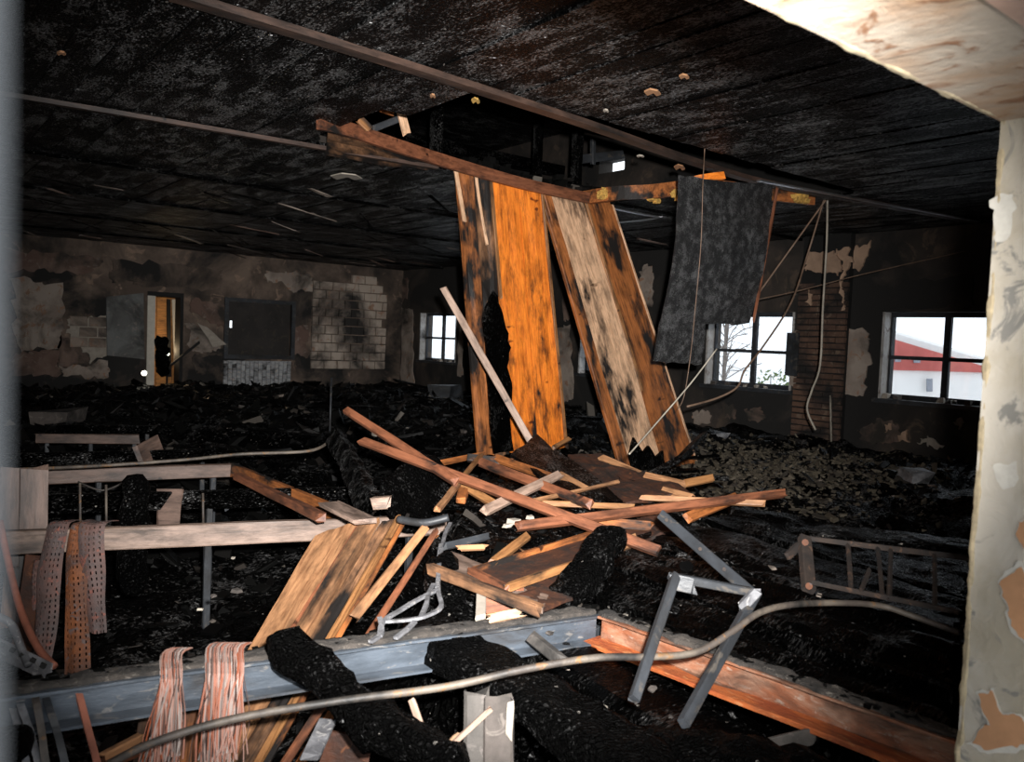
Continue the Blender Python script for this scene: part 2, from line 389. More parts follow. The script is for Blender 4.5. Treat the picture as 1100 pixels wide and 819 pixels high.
def wall_cells(us, zs, holes):
    """rectangles of a wall with rectangular holes left out"""
    U = sorted(set(list(us)+[h for q in holes for h in q[:2]])); Z = sorted(set(list(zs)+[h for q in holes for h in q[2:]]))
    for a, b in zip(U, U[1:]):
        for c, d in zip(Z, Z[1:]):
            mu, mz = (a+b)/2, (c+d)/2
            if not any(h[0] < mu < h[1] and h[2] < mz < h[3] for h in holes): yield a, b, c, d

# ================================================================== THE SETTING
XW, YB, ZC, XL = 9.4, 16.0, 3.15, -2.0           # window wall, back wall, ceiling height, left wall
YF0, YF1 = .50, .73                              # the wall the picture is taken through
ZR = 5.3
def st(o): o['kind'] = 'structure'; return o
st(box('floor', XL, XW+.3, YF1, YB+3, -.12, 0, 'dark'))
WIN = [(3.5, 4.87), (6.04, 7.44), (8.7, 10.1), (11.25, 12.65), (13.8, 15.2)]
WZ0, WZ1 = EYE-.52, EYE+.50
hp = P(664, 178, X=XW)                           # gap under the eaves that lets a bit of sky in
parts = [boxv(XW, XW+.32, a, b, c, d) for a, b, c, d in wall_cells((YF0, YB+.3), (-.3, ZR), [(a, b, WZ0, WZ1) for a, b in WIN]+[(hp.y-.14, hp.y+.44, hp.z-.08, hp.z+.15)])]
wr = st(mesh('wall_right', *join(parts), 'wallp'))
dA, dB = P(157, 402, Y=YB), P(197, 320, Y=YB)    # doorway in the back wall
wA, wB = P(244, 381, Y=YB), P(313, 328, Y=YB)    # boarded-up window in the back wall
parts = [boxv(a, b, YB, YB+.3, c, d) for a, b, c, d in wall_cells((XL, XW+.3), (-.1, ZR), [(dA.x, dB.x, -.1, dB.z), (wA.x, wB.x, wA.z, wB.z)])]
wb = st(mesh('wall_back', *join(parts), 'wallb'))
st(box('wall_left', XL-.3, XL, YF0, YB+.3, -.1, ZR, 'wallb'))
OX0, OX1, OZ0, OZ1 = -1.1, 1.84, .55, EYE+.50
parts = [boxv(a, b, YF0, YF1, c, d) for a, b, c, d in wall_cells((XL-.3, XW+.3), (-.3, ZR), [(OX0, OX1, OZ0, OZ1)])]
wf = st(mesh('wall_front', *join(parts), 'jamb'))
# loose limewash on the jamb and under the lintel
st(box('trim_1', OX0, OX1, YF0, YF1, OZ1-.008, OZ1, 'soffit'))
st(box('trim_2', OX0-.3, OX1+.6, YF0-.20, YF0-.004, OZ1-.02, OZ1+.12, 'frameb'))
# grey post of the opening, close to the lens
st(box('trim_3', -.09, .0152, .14, .20, OZ0-.3, OZ1, 'post'))
def jamb_patch(pxs, mat='orpatch', th=.003):
    pts = [P(x, y, X=OX1) for x, y in pxs]; q = []
    for a, b in zip(pts, pts[1:]+pts[:1]):                 # torn, wavy outline
        for k in range(7):
            x = a.lerp(b, k/7); n_ = noise.noise_vector(x*26)*.014+noise.noise_vector(x*75)*.006; n_.x = 0; q.append(x+n_)
    slab('plaster_patch', q, (-1, 0, 0), th, mat, wf, sub=1, off=.0005)
for pl in ([(1082, 616), (1100, 610), (1116, 650), (1104, 690), (1090, 676), (1078, 640)],
           [(1050, 746), (1068, 742), (1074, 764), (1100, 770), (1114, 800), (1066, 808), (1042, 792), (1064, 778)], [(1096, 562), (1104, 556), (1110, 590), (1098, 590)]):
    c_ = (sum(x for x, y in pl)/len(pl), sum(y for x, y in pl)/len(pl))
    jamb_patch([(c_[0]+(x-c_[0])*1.22, c_[1]+(y-c_[1])*1.14) for x, y in pl], 'limelight', .0015); jamb_patch(pl)
for pl in ([(1070, 500), (1090, 494), (1092, 520), (1076, 526)], [(1066, 215), (1092, 205), (1090, 250), (1070, 262)]): jamb_patch(pl, 'limelight', .0015)
charbeam('jamb_edge', Vector((OX1+.004, YF1-.004, OZ0)), Vector((OX1+.004, YF1-.004, OZ1)), .010, .010, 'jambedge', nrm=(0, 1, 0), amp=.006, res=.012, parent=wf, freq=16, ends=0)
charbeam('lintel_edge', Vector((OX0, YF1-.004, OZ1-.002)), Vector((OX1, YF1-.004, OZ1-.002)), .014, .014, 'jambedge', amp=.005, res=.014, parent=wf, freq=16, ends=0)
# ceiling: boards between battens, the bay over the heap has fallen in
ceil = empty('ceiling', (3.7, 8, ZC), kind='structure')
ROWS = [.73, 1.85, 3.90, 6.0, 8.1, 10.2, 12.3, 14.4, YB]
HX0, HX1 = 2.5, 6.95
BW = .2
bmesh_cache = {}
rest = []
def hole_left(x): return HX0 < x < HX1
for ri, (ya, yb) in enumerate(zip(ROWS, ROWS[1:])):
    x = XL
    while x < XW-.01:
        xb = min(x+BW, XW); y0, y1 = ya, yb; mid = (x+xb)/2
        dz = R.uniform(-.006, .006)
        skip = False
        if ri == 2 and hole_left(mid):
            if mid < 3.2: y1 = ya; y0 = 4.15+(mid-HX0)*0; skip = True if mid > HX0+.25 else False; y0, y1 = 5.35, yb
            else: skip = True
            if mid < HX0+.25: y0, y1 = 4.0, 4.75
            if mid > 5.6: skip = False; y0, y1 = 5.85-(mid-5.6)*1.25+R.uniform(-.06, .06), yb
        if not skip:
            if ri < 5:
                L = y1-y0; key = (ri, R.randrange(4))
                if abs(L-(yb-ya)) < 1e-6 and abs(xb-x-BW) < 1e-6 and key in bmesh_cache: me = bmesh_cache[key]; o = obj('ceiling_board', me, ceil)
                else:
                    v, f = board_mesh(L, xb-x-.006, .022, .004, 10, .004)
                    o = mesh('ceiling_board', v, f, 'ceil', ceil)
                    if abs(L-(yb-ya)) < 1e-6: bmesh_cache[key] = o.data
                o.matrix_basis = frame(Vector((mid, y0, ZC+dz+.011)), Vector((mid, y1, ZC+dz+.011)))
            else: rest.append(boxv(x+.003, xb-.003, y0, y1, ZC+dz, ZC+dz+.02))
        x = xb
o = mesh('far_ceiling_boards', *join(rest), 'ceil', ceil); o['kind'] = 'stuff'
def batten(pts, wd, th, mat='dusty', name='ceiling_batten', parent=ceil):
    return tube(name, pts, 0, mat, parent=parent, k=5, sec=[(-wd/2, -th/2), (wd/2, -th/2), (wd/2, th/2), (-wd/2, th/2)])
zb = ZC-.02
M['greyw'] = wood('ashy_shred_wood', (.22, .18, .15), (.10, .08, .065), .4)
M['burntbatten'] = wood('sooty_batten_wood', (.062, .036, .026), (.022, .014, .011), .45, .8, .15)
batten([P(185, -6, Z=zb), P(410, 63, Z=zb), P(620, 130, Z=zb), P(740, 172, Z=zb), P(820, 196, Z=zb), P(930, 217, Z=zb), P(1053, 239, Z=zb)], .085, .035, 'burntbatten')
batten([P(-40, 95, Z=zb), P(20, 104, Z=zb), P(200, 134, Z=zb), P(380, 165, Z=zb), P(470, 180, Z=zb)], .05, .03, 'burntbatten')
for y in ROWS[4:-1]: batten([Vector((XL, y, zb)), Vector((3.5, y+.02, zb)), Vector((XW, y, zb))], .05, .03, 'char')
batten([Vector((5.9, 6.0, zb)), Vector((XW, 6.02, zb))], .05, .03, 'char')
M['shiny'] = flat('soot_smeared_metal', (.40, .40, .41), .30, .9, .4, 5, (1, 6, 6))
for a, b, wd in (((815, 194), (1053, 238), .05), ((660, 224), (712, 234), .05), ((664, 239), (714, 233), .05)):
    batten([P(*a, Z=ZC-.045), P((a[0]+b[0])/2, (a[1]+b[1])/2+.5, Z=ZC-.045), P(*b, Z=ZC-.045)], wd, .012, 'shiny', 'metal_strip')
for k in range(60):                               # burnt shreds hanging off the far boards
    x, y = R.uniform(.5, 9), R.uniform(7, 15.5); a = R.gauss(0, .35); L = R.uniform(.15, .7)
    stick('ceiling_shred', Vector((x, y, ZC-.015)), Vector((x+math.cos(a)*L, y+math.sin(a)*L, ZC-R.uniform(.02, .14))), R.uniform(.02, .09), .008, R.choice(('char', 'char', 'char', 'dusty', 'greyw')), parent=ceil, ragged=.04, rough=.008, seg=4)
# roof space above the hole
st(box('roof', XL, XW+.3, YF0, YB+.3, ZR, ZR+.1, 'char'))
rf = empty('roof_timbers', (4, 4, ZC), kind='structure')
for y in (3.2, 4.6, 6.6, 8.0, 10.6): stick('rafter', Vector((XL+.1, y, 4.6)), Vector((XW-.1, y, 4.6)), .09, .2, 'char', parent=rf)
for x, y in ((4.2, 6.62), (6.0, 6.62), (6.6, 8.02)): stick('roof_post', Vector((x, y, ZC+.03)), Vector((x, y, 4.52)), .1, .1, 'char', nrm=(0, 1, 0), parent=rf)
stick('roof_brace', P(618, 172, Y=6.9), P(668, 166, Y=6.9), .10, .05, 'bar', nrm=(0, 1, 0), parent=rf)
stick('roof_brace', P(637, 150, Y=6.88), P(637, 176, Y=6.88), .05, .05, 'bar', nrm=(0, 1, 0), parent=rf)

# windows in the right wall
def window(n, y0, y1, full=True):
    w_ = empty('window_%d' % n, (XW+.14, (y0+y1)/2, WZ0), kind='structure')
    xf, fw, fd = XW+.13, .055, .05
    for a, b, c, d in ((y0, y0+fw, WZ0, WZ1), (y1-fw, y1, WZ0, WZ1), (y0+fw, y1-fw, WZ0, WZ0+fw), (y0+fw, y1-fw, WZ1-fw, WZ1)):
        box('window_frame', xf, xf+fd, a, b, c, d, 'winfr', w_)
    ym, zm = (y0+y1)/2, WZ0+.50*(WZ1-WZ0)-.02
    box('muntin', xf, xf+fd, ym-.035, ym+.035, WZ0+fw, WZ1-fw, 'winfr', w_)
    for a, b in ((y0+fw, ym-.035), (ym+.035, y1-fw)):
        box('muntin', xf+.005, xf+fd-.005, a, b, zm-.022, zm+.022, 'winfr', w_)
        for c, d in ((WZ0+fw, zm-.022), (zm+.022, WZ1-fw)): box('pane', xf+.022, xf+.028, a, b, c, d, 'glass', w_)
    box('window_sill', XW-.06, XW+.13, y0-.05, y1+.05, WZ0-.05, WZ0, 'bar', w_)
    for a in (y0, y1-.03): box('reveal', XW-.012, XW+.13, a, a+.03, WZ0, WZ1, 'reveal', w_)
    for k in range(9):                             # broken bits along the sill
        y = R.uniform(y0, y1); s = R.uniform(.015, .045)
        v, f = chunk_data(s, .8); mesh('sill_rubble', v, f, 'conc' if k % 3 else 'white', w_, Matrix.Translation((XW+R.uniform(.0, .1), y, WZ0+s*.6)))
for i, (a, b) in enumerate(WIN): window(i+1, a, b)
# burnt brick pier between two windows, plaster left at its head
yp0, yp1 = P(915, 350, X=XW).y, P(862, 350, X=XW).y
pier = st(empty('wall_pier', (XW, (yp0+yp1)/2, 0)))
box('pier_core', XW-.10, XW+.01, yp0+.02, yp1-.02, 0, ZC, 'dark', pier)
bme = {}
for r_ in range(33):
    z = .5+r_*.075
    if z > 2.55: break
    y = yp0+(0 if r_ % 2 else -.0)
    cuts = [0, .25, .5, yp1-yp0] if r_ % 2 else [0, .125, .375, yp1-yp0]
    for a, b in zip(cuts, cuts[1:]):
        if b-a < .03: continue
        k = (round(b-a, 3), R.randrange(3))
        if k not in bme:
            v, f = board_mesh(b-a-.014, .05, .062, .006, 3, .004); bme[k] = mesh('brick', v, f, 'brick', pier); o = bme[k]
        else: o = obj('brick', bme[k].data, pier)
        yy = yp0+(a+b)/2; o.matrix_basis = frame(Vector((XW-.115-R.uniform(0, .012), yy-.1, z)), Vector((XW-.115, yy+.1, z)))
def wpatch(pxs, mat, th=.02, off=.0, x=XW): slab('plaster_patch', [P(a, b, X=x) for a, b in pxs], (-1, 0, 0), th, mat, wr, rag=.06, sub=9, off=off)
wpatch([(869, 270), (900, 271), (903, 291), (888, 292), (877, 297), (869, 292)], 'tanpl', .03, 0, XW-.15)
wpatch([(903, 267), (914, 266), (913, 290), (909, 300), (911, 330), (907, 336), (905, 300)], 'tanpl', .03, 0, XW-.12)
wpatch([(916, 272), (937, 264), (930, 280), (926, 290), (915, 293)], 'tanpl', .025)
wpatch([(866, 314), (871, 316), (870, 327), (866, 326)], 'tanpl', .02, 0, XW-.15)
for pl, mt in (([(870, 360), (895, 362), (896, 404), (868, 402)], 'patchpink'), ([(908, 352), (936, 360), (934, 392), (930, 425), (906, 424)], 'patch'), ([(907, 330), (912, 336), (910, 420), (905, 426)], 'patch'),
               ([(925, 462), (945, 450), (970, 458), (968, 474), (940, 480), (924, 474)], 'patchpink'), ([(951, 455), (958, 457), (957, 465), (952, 463)], 'tanpl'), ([(968, 466), (977, 464), (974, 474), (968, 474)], 'tanpl'),
               ([(987, 477), (1000, 470), (1012, 480), (996, 482)], 'white'), ([(1025, 446), (1034, 448), (1032, 456), (1026, 454)], 'patch'), ([(776, 437), (788, 434), (790, 446), (779, 447)], 'patchpink'),
               ([(745, 443), (760, 440), (762, 456), (747, 459)], 'patch'), ([(800, 440), (818, 438), (822, 452), (806, 456)], 'patchpink'), ([(852, 356), (862, 352), (862, 416), (851, 412)], 'patch'), ([(936, 300), (1046, 296), (1046, 330), (936, 332)], 'wallp'),
               ([(600, 352), (614, 350), (616, 430), (602, 436)], 'patch'), ([(604, 300), (618, 300), (612, 346), (606, 346)], 'patchpink'), ([(686, 290), (704, 286), (700, 330), (690, 326)], 'patch'),
               ([(432, 330), (444, 332), (444, 420), (432, 410)], 'patch'), ([(494, 350), (498, 350), (498, 405), (492, 405)], 'patch'), ([(430, 300), (440, 300), (438, 320), (432, 322)], 'patchpink')):
    wpatch(pl, mt, .02 if mt != 'tanpl' else .03)
box('pipe_box', XW-.16, XW, *sorted((P(853, 358, X=XW).y, P(866, 358, X=XW).y)), P(858, 404, X=XW).z, P(858, 358, X=XW).z, 'bar', pier)
# back wall: bare blockwork, remains of plaster
def bpatch(pxs, mat, th=.03, off=0.): slab('plaster_patch', [P(a, b, Y=YB) for a, b in pxs], (0, -1, 0), th, mat, wb, rag=.075, sub=12, off=off)
for pl, mt in (([(17, 300), (69, 306), (66, 375), (17, 376)], 'patch'), ([(14, 379), (62, 377), (64, 404), (14, 404)], 'patchpink'), ([(74, 344), (114, 337), (116, 378), (97, 388), (86, 371), (74, 357)], 'white'),
               ([(62, 362), (80, 366), (95, 385), (70, 396), (62, 390)], 'patchpink'), ([(66, 395), (114, 388), (118, 404), (66, 405)], 'patch'), ([(0, 268), (110, 276), (100, 296), (40, 290), (0, 292)], 'patchpink'),
               ([(120, 278), (240, 290), (236, 312), (150, 306), (118, 300)], 'wallb'), ([(288, 292), (333, 294), (336, 312), (318, 314), (300, 304), (286, 302)], 'patch'), ([(203, 322), (242, 328), (241, 352), (226, 346), (206, 334)], 'patchpink'),
               ([(200, 345), (212, 346), (240, 372), (232, 376), (218, 378), (206, 376)], 'patch'), ([(314, 352), (330, 350), (331, 385), (316, 382)], 'patchpink'), ([(206, 380), (236, 382), (236, 402), (208, 402)], 'wallb')): bpatch(pl, mt)
slab('curled_wallpaper', [P(a, b, Y=YB-.12) for a, b in ((212, 346), (222, 352), (242, 372), (226, 375))], (0, -1, .25), .01, 'white', wb, rag=.02)
blk = {}
z0b, z1b = P(370, 392, Y=YB).z, P(370, 296, Y=YB).z
xa, xb_ = P(334, 340, Y=YB).x, P(414, 340, Y=YB).x
r_ = 0; z = z0b
while z < z1b:
    x = xa-(.15 if r_ % 2 else 0)
    while x < xb_:
        lo, hi = max(x, xa), min(x+.30, xb_)
        if hi-lo > .06 and noise.noise(Vector((lo*1.3, z*1.3, 2)))*.9 + min(lo-xa, xb_-hi, z1b-z, .5)*1.6 > -.12:
            k = (round(hi-lo, 2), R.randrange(4))
            if k not in blk: v, f = board_mesh(hi-lo-.022, .06, .165, .006, 4, .006); o = blk[k] = mesh('block', v, f, 'block', wb)
            else: o = obj('block', blk[k].data, wb)
            yy = YB-.02-R.uniform(0, .02); o.matrix_basis = frame(Vector((lo, yy, z)), Vector((hi, yy, z)))
        x += .30
    z += .185; r_ += 1
for xx, zz, n_ in ((P(74, 350, Y=YB).x, 1.35, 3),):
    for i in range(n_):
        for j in range(3):
            k = (.30, R.randrange(4))
            if k not in blk: v, f = board_mesh(.278, .06, .165, .006, 4, .006); o = blk[k] = mesh('block', v, f, 'block', wb)
            else: o = obj('block', blk[k].data, wb)
            a = xx+i*.3+(.15 if j % 2 else 0); o.matrix_basis = frame(Vector((a, YB-.02, zz+j*.185)), Vector((a+.3, YB-.02, zz+j*.185)))
# boarded-up window
bw = st(empty('window_6', ((wA.x+wB.x)/2, YB, wA.z)))
for a, b, c, d in ((wA.x-.08, wA.x, wA.z-.08, wB.z+.08), (wB.x, wB.x+.08, wA.z-.08, wB.z+.08), (wA.x, wB.x, wB.z, wB.z+.08), (wA.x, wB.x, wA.z-.08, wA.z)): box('window_frame', a, b, YB-.05, YB+.02, c, d, 'bar', bw)
hx, hz = P(249, 349, Y=YB).x, P(249, 349, Y=YB).z
parts = [boxv(a, b, YB+.06, YB+.08, c, d) for a, b, c, d in wall_cells((wA.x, wB.x), (wA.z, wB.z), [(hx-.02, hx+.03, hz-.06, hz+.08)])]
mesh('boarding', *join(parts), 'boardw', bw)
# radiator below it
ra, rb = P(240, 412, Y=YB-.12), P(313, 389, Y=YB-.12)
rad = empty('radiator', ((ra.x+rb.x)/2, YB-.1, ra.z), 'pale burnt ribbed radiator below the boarded window', 'radiator')
nrib = 16
for i in range(nrib):
    a = ra.x+(rb.x-ra.x)*i/nrib; stick('radiator_rib', Vector((a+.04, YB-.1, ra.z-.1)), Vector((a+.04, YB-.1, rb.z)), .075, .05, 'radi', nrm=(0, 1, 0), parent=rad, ragged=.004)
box('radiator_rail', ra.x, rb.x, YB-.1, YB-.06, rb.z-.06, rb.z+.01, 'radi', rad)
box('radiator_rail', ra.x, rb.x, YB-.1, YB-.06, ra.z-.1, ra.z-.03, 'radi', rad)
# doorway with a lit wooden room behind
dr = st(empty('door_1', ((dA.x+dB.x)/2, YB, 0)))
p_ = P(161, 360, Y=YB).x
box('door_post', dA.x, p_+.08, YB-.03, YB+.3, 0, dB.z, 'doorpost', dr)
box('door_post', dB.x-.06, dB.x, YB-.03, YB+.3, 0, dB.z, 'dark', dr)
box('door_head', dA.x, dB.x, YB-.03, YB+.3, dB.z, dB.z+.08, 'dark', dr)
xd = P(154, 350, Y=YB-.06).x
lf = sheet('door_leaf', [P(115, 382, Y=YB-.08), P(155, 386, Y=YB-.06), P(154, 315, Y=YB-.06), P(114, 319, Y=YB-.08)], .04, 'doorleaf', parent=dr)
hall = st(empty('wall_hall', (dA.x, YB+1.5, 0)))
for i in range(5): box('wood_panel', dA.x-.4+i*.32, dA.x-.4+i*.32+.31, YB+1.5, YB+1.54, 0, 3, 'doorwood', hall)
parts = [boxv(dA.x-.6, dA.x-.5, YB+.3, YB+1.7, 0, 3), boxv(dA.x+1.2, dA.x+1.3, YB+.3, YB+1.7, 0, 3), boxv(dA.x-.6, dA.x+1.3, YB+.3, YB+1.8, 3, 3.1), boxv(dA.x-.6, dA.x+1.3, YB+1.6, YB+1.7, 0, 3)]
mesh('hall_shell', *join(parts), 'dark', hall)
stick('hall_trim', P(187, 322, Y=YB+1.2), P(190, 404, Y=YB+1.2), .09, .05, 'doorpost', parent=hall, nrm=(0, 1, 0))
stick('hall_trim', P(181, 322, Y=YB+1.1), P(182, 404, Y=YB+1.1), .07, .05, 'dark', parent=hall, nrm=(0, 1, 0))
def point(name, loc, e, col, r=.04):
    l = bpy.data.lights.new(name, 'POINT'); l.energy = e; l.color = col; l.shadow_soft_size = r; o = bpy.data.objects.new(name, l); C.objects.link(o); o.location = loc; return o
def lamp(name, p, r, mat, label):
    e = empty(name, p, label, 'lamp'); sec = circ(r, 12)
    hs_ = tube('housing', [p+Vector((.03, .10, 0)), p+Vector((.001, .004, 0))], 0, 'dark', parent=e, sec=circ(r*1.25, 12))
    tube('lens', [p, p+Vector((-.01, -.03, .0))], 0, mat, parent=hs_, sec=sec)
    stick('stand', p+Vector((.02, .08, 0)), p+Vector((.02, .08, -.8)), .03, .03, 'dark', parent=e)
    return e
lamp('work_lamp', P(155, 401, Y=YB-.25), .045, 'lampon', 'glowing work lamp at the foot of the cream door post')
lpin = P(180, 380, Y=YB+.55); lamp('work_lamp', lpin, .035, 'lampon', 'small bright lamp inside the lit doorway')
point('doorway_lamp_light', lpin+Vector((0, .03, .07)), 11, (1, .74, .44), .03)      # the light that lamp sheds
charbeam('charred_post', P(176, 404, Y=YB-.15), P(174, 362, Y=YB-.15), .20, .16, 'lump', 'charred black stump standing in the doorway', 'debris', amp=.05)
stick('charred_lath', P(184, 392, Y=YB-.2), P(214, 368, Y=YB-.2), .06, .04, 'dark', 'black lath leaning across the lit doorway', 'lath')

# ------------------------------------------------------------------ outdoors
st(box('ground', -60, 80, -60, 80, -.5, -.3, 'snow'))
h = empty('house', P(1000, 430, d=32), 'red boarded house with white ground floor and pale roof outside the window', 'house')
def hquad(name, pts, mat, th=.3, parent=h): return slab(name, [P(a, b, d=32) for a, b in pts], FW*-1, th, mat, parent, sub=1)
hquad('white_wall', [(925, 396), (1075, 399), (1075, 470), (925, 462)], 'hwh', .2)
hquad('red_gable', [(930, 354), (958, 364), (1070, 398), (1070, 401), (925, 397)], 'hred', .35)
slab('roof', [P(a, b, d=31) for a, b in ((915, 348.5), (1085, 399.5), (1085, 402), (915, 351))], FW*-1, 1.2, 'hwh', h, sub=1)
slab('house_side', [P(a, b, d=33) for a, b in ((925, 360), (1070, 400), (1070, 462), (925, 462))], FW, 6, 'hwh', h, sub=1)
for a, b, c, d_ in ((961, 383, 967, 389), (981, 384, 988, 390), (995, 407, 1001, 421)):
    wq = slab('house_window', [P(a, b, d=31.6), P(c, b, d=31.6), P(c, d_, d=31.6), P(a, d_, d=31.6)], FW*-1, .06, 'hgl', h, sub=1)
tr = empty('bare_tree', P(785, 440, d=24), 'bare leafless tree outside the window beside the hanging black sheet', 'tree')
def tree(base, top, n_, parent, r):
    segs = []
    tk = smooth_path([base, base.lerp(top, .5)+Vector((.1, .1, 0)), top]); tube('trunk', [base, base.lerp(top, .5)+Vector((.1, .1, 0)), top], r, 'bark', parent=parent)
    ps = []
    for i in range(n_):
        p = base.lerp(top, R.uniform(.3, 1)); q = p+Vector((R.uniform(-1, 1), R.uniform(-1, 1), R.uniform(.2, 1.1)))*R.uniform(.5, 1.4)
        ps.append(sweep([p, p.lerp(q, .5)+Vector((0, 0, .1)), q], circ(r*.25, 4)))
        for j in range(3):
            s = p.lerp(q, R.uniform(.4, 1)); e2 = s+Vector((R.uniform(-1, 1), R.uniform(-1, 1), R.uniform(-.1, .8)))*.5; ps.append(sweep([s, e2], circ(r*.13, 3)))
    o = mesh('branches', *join(ps), 'bark', parent); o['kind'] = 'stuff'
b0 = P(776, 440, d=24); b0.z = -.3; tree(b0, P(782, 338, d=24), 34, tr, .06)
tr2 = empty('leafy_bush', P(828, 420, d=20), 'small green bush outside the lower window pane', 'bush')
ps = []
b1 = P(828, 430, d=20); b1.z = -.3
for i in range(260):
    c = b1+Vector((R.gauss(0, .35), R.gauss(0, .35), R.uniform(.2, 1.5))); a = Vector((R.uniform(-1, 1), R.uniform(-1, 1), R.uniform(-1, 1)))*.07; b = Vector((R.uniform(-1, 1), R.uniform(-1, 1), R.uniform(-1, 1)))*.05
    ps.append(([c-a, c+b, c+a, c-b], [(0, 1, 2, 3)]))
mesh('leaves', *join(ps), 'green', tr2)['kind'] = 'stuff'
ps = [sweep([b1, b1+Vector((R.uniform(-.4, .4), R.uniform(-.4, .4), R.uniform(.7, 1.5)))], circ(.012, 4)) for i in range(14)]
mesh('stems', *join(ps), 'bark', tr2)['kind'] = 'stuff'

# ================================================================== RUBBLE ON THE FLOOR
def sm(a, b, x): t = min(1, max(0, (x-a)/(b-a))); return t*t*(3-2*t)
def H(x, y):
    far = sm(5.5, 9.5, y)+sm(4.5, 7.5, x); far = min(1, far)
    h_ = .10+.46*far
    s_, t_ = x*fh.x+y*fh.y, x*r0.x+y*r0.y                 # the heap is a ridge under the hole
    m_ = .66*sm(2.6, 3.5, s_)*(1-sm(5.8, 7.4, s_))*sm(-.75, -.1, t_)*(1-sm(.9, 2.0, t_))
    m_ = max(m_, .42*sm(2.2, 3.0, x)*sm(.9, 1.6, y)*(1-sm(3.6, 5, y))*(1-sm(4.2, 5.5, x)))
    n_ = noise.fractal(Vector((x*1.1, y*1.1, 3)), .9, 2.0, 3)*.10*(.5+far)+noise.fractal(Vector((x*5, y*5, 9)), .8, 2.2, 4)*.035
    return max(.01, h_*(1-m_*.4)+m_+n_)
V, Fc = [], []
gx = [XL+.02+i*.075 for i in range(int((XW-XL-.04)/.075)+1)]; gy = []
y = YF1+.02
while y < YB-.02: gy.append(y); y += .05+.006*y
for yy in gy:
    for xx in gx:
        r = abs(noise.noise(Vector((xx*13, yy*13, 4))))*.05
        V.append((xx, yy, H(xx, yy)+r))
nx = len(gx)
for j in range(len(gy)-1):
    for i in range(nx-1): a = j*nx+i; Fc.append((a, a+1, a+1+nx, a+nx))
tag(mesh('charred_rubble', V, Fc, 'rubble'), 'black charred rubble covering the whole floor of the hall', 'rubble', kind='stuff')
def scatter(n_, fn, rmin, rmax, fz=.4):
    ps = []
    for i in range(n_):
        x, y = fn(); r = rmin*(rmax/rmin)**(R.random()**1.8)
        v, f = chunk_data(r, fz); rot = Matrix.Rotation(R.uniform(0, 6.3), 3, 'Z') @ Matrix.Rotation(R.gauss(0, .5), 3, 'X') @ Matrix.Rotation(R.gauss(0, .5), 3, 'Y')
        el = R.choice((1, 1, 1.5, 3)); c = Vector((x, y, H(x, y)+r*.35)); ps.append(([rot @ Vector((q.x*el, q.y, q.z))+c for q in v], f))
    return join(ps)
def area(x0, x1, y0, y1):
    return lambda: (R.uniform(x0, x1), R.uniform(y0, y1))
tag(mesh('burnt_fragments', *join([scatter(6500, area(XL+.35, XW-.3, 5.5, YB-.3), .015, .075), scatter(3500, area(XL+.35, XW-.3, 1.2, 5.5), .008, .045)]), 'shard'), 'countless small burnt fragments strewn over the charred rubble', 'fragments', kind='stuff')
def ins():
    while True:
        x, y = R.gauss(6.9, 1.0), R.gauss(4.9, .75)
        if 4.8 < x < XW-.15 and 2.5 < y < 7.2: return x, y
tag(mesh('fallen_insulation', *scatter(9000, ins, .007, .026, .6), 'insul'), 'grey tan crumbs of fallen insulation below the windows', 'insulation', kind='stuff')

# ================================================================== TABLE FRAMES
def cbeam(name, p0, p1, hgt, fl_, mat, out, parent, th=.008):
    """steel channel: web with two flanges pointing along out"""
    x = (p1-p0).normalized(); o_ = Vector(out); o_ = (o_-x*o_.dot(x)).normalized(); u = x.cross(o_); u = u if u.z > 0 else -u
    sec = [(0, 0), (fl_, 0), (fl_, th), (th, th*1.4), (th, hgt-th*1.4), (fl_, hgt-th), (fl_, hgt), (0, hgt)]
    c = (p0+p1)/2; V = []; n_ = len(sec); seg = 14; L = (p1-p0).length; rd = R.uniform(0, 50)
    for i in range(seg+1):
        q = p0.lerp(p1, i/seg)-c
        for a, b in sec:
            j = noise.noise_vector(Vector((i*.7+rd, a*9, b*9)))*.003
            V.append((q+o_*a+u*(b-hgt)+j))
    Fc = []
    for i in range(seg):
        for k in range(n_): a = i*n_+k; b = i*n_+(k+1) % n_; Fc.append((a, b, b+n_, a+n_))
    Fc += [tuple(range(n_-1, -1, -1)), tuple(seg*n_+k for k in range(n_))]
    mw = frame(p0, p1); mw.translation = c; ro = mw.to_3x3().inverted()
    return mesh(name, [ro @ v for v in V], Fc, mat, parent, mw)
TZ = .70
# front frame of steel channels
c0, c1, c2 = P(-70, 752, Z=TZ+.02), P(640, 656, Z=TZ), P(1010, 786, Z=TZ)
tf = empty('channel_frame', Vector(((c0.x+c2.x)/2, (c0.y+c2.y)/2, 0)), 'collapsed bench frame of steel channels, one side blue grey, one end rusty orange', 'bench frame')
mid = P(492, 694, d=2.86)
cbeam('side_channel', c0, c1, .112, .055, 'steel', (-.15, -1, 0), tf)
cbeam('end_channel', c1+Vector((.02, -.02, 0)), c2+Vector((.08, -.5, 0)), .112, .06, 'rust', (-1, -.1, 0), tf)
for p in (c0.lerp(c1, .06), c1+Vector((.03, .03, 0)), c2+Vector((.1, -.2, 0))):
    stick('leg', Vector((p.x, p.y+.03, TZ-.1)), Vector((p.x, p.y+.03, 0)), .07, .05, 'bar', nrm=(0, 1, 0), parent=tf)
e0, e1 = c1+Vector((-.02, -.02, -.108)), c2+Vector((.04, -.5, -.108))
stick('rusty_flange', e0, e1, .085, .014, 'rustfl', parent=tf, rough=.004, seg=30)
charbeam('dirt_crust', c0+Vector((0, .0, .004)), c1+Vector((0, .0, .004)), .075, .018, 'crust', parent=tf, amp=.012, res=.02, freq=14)
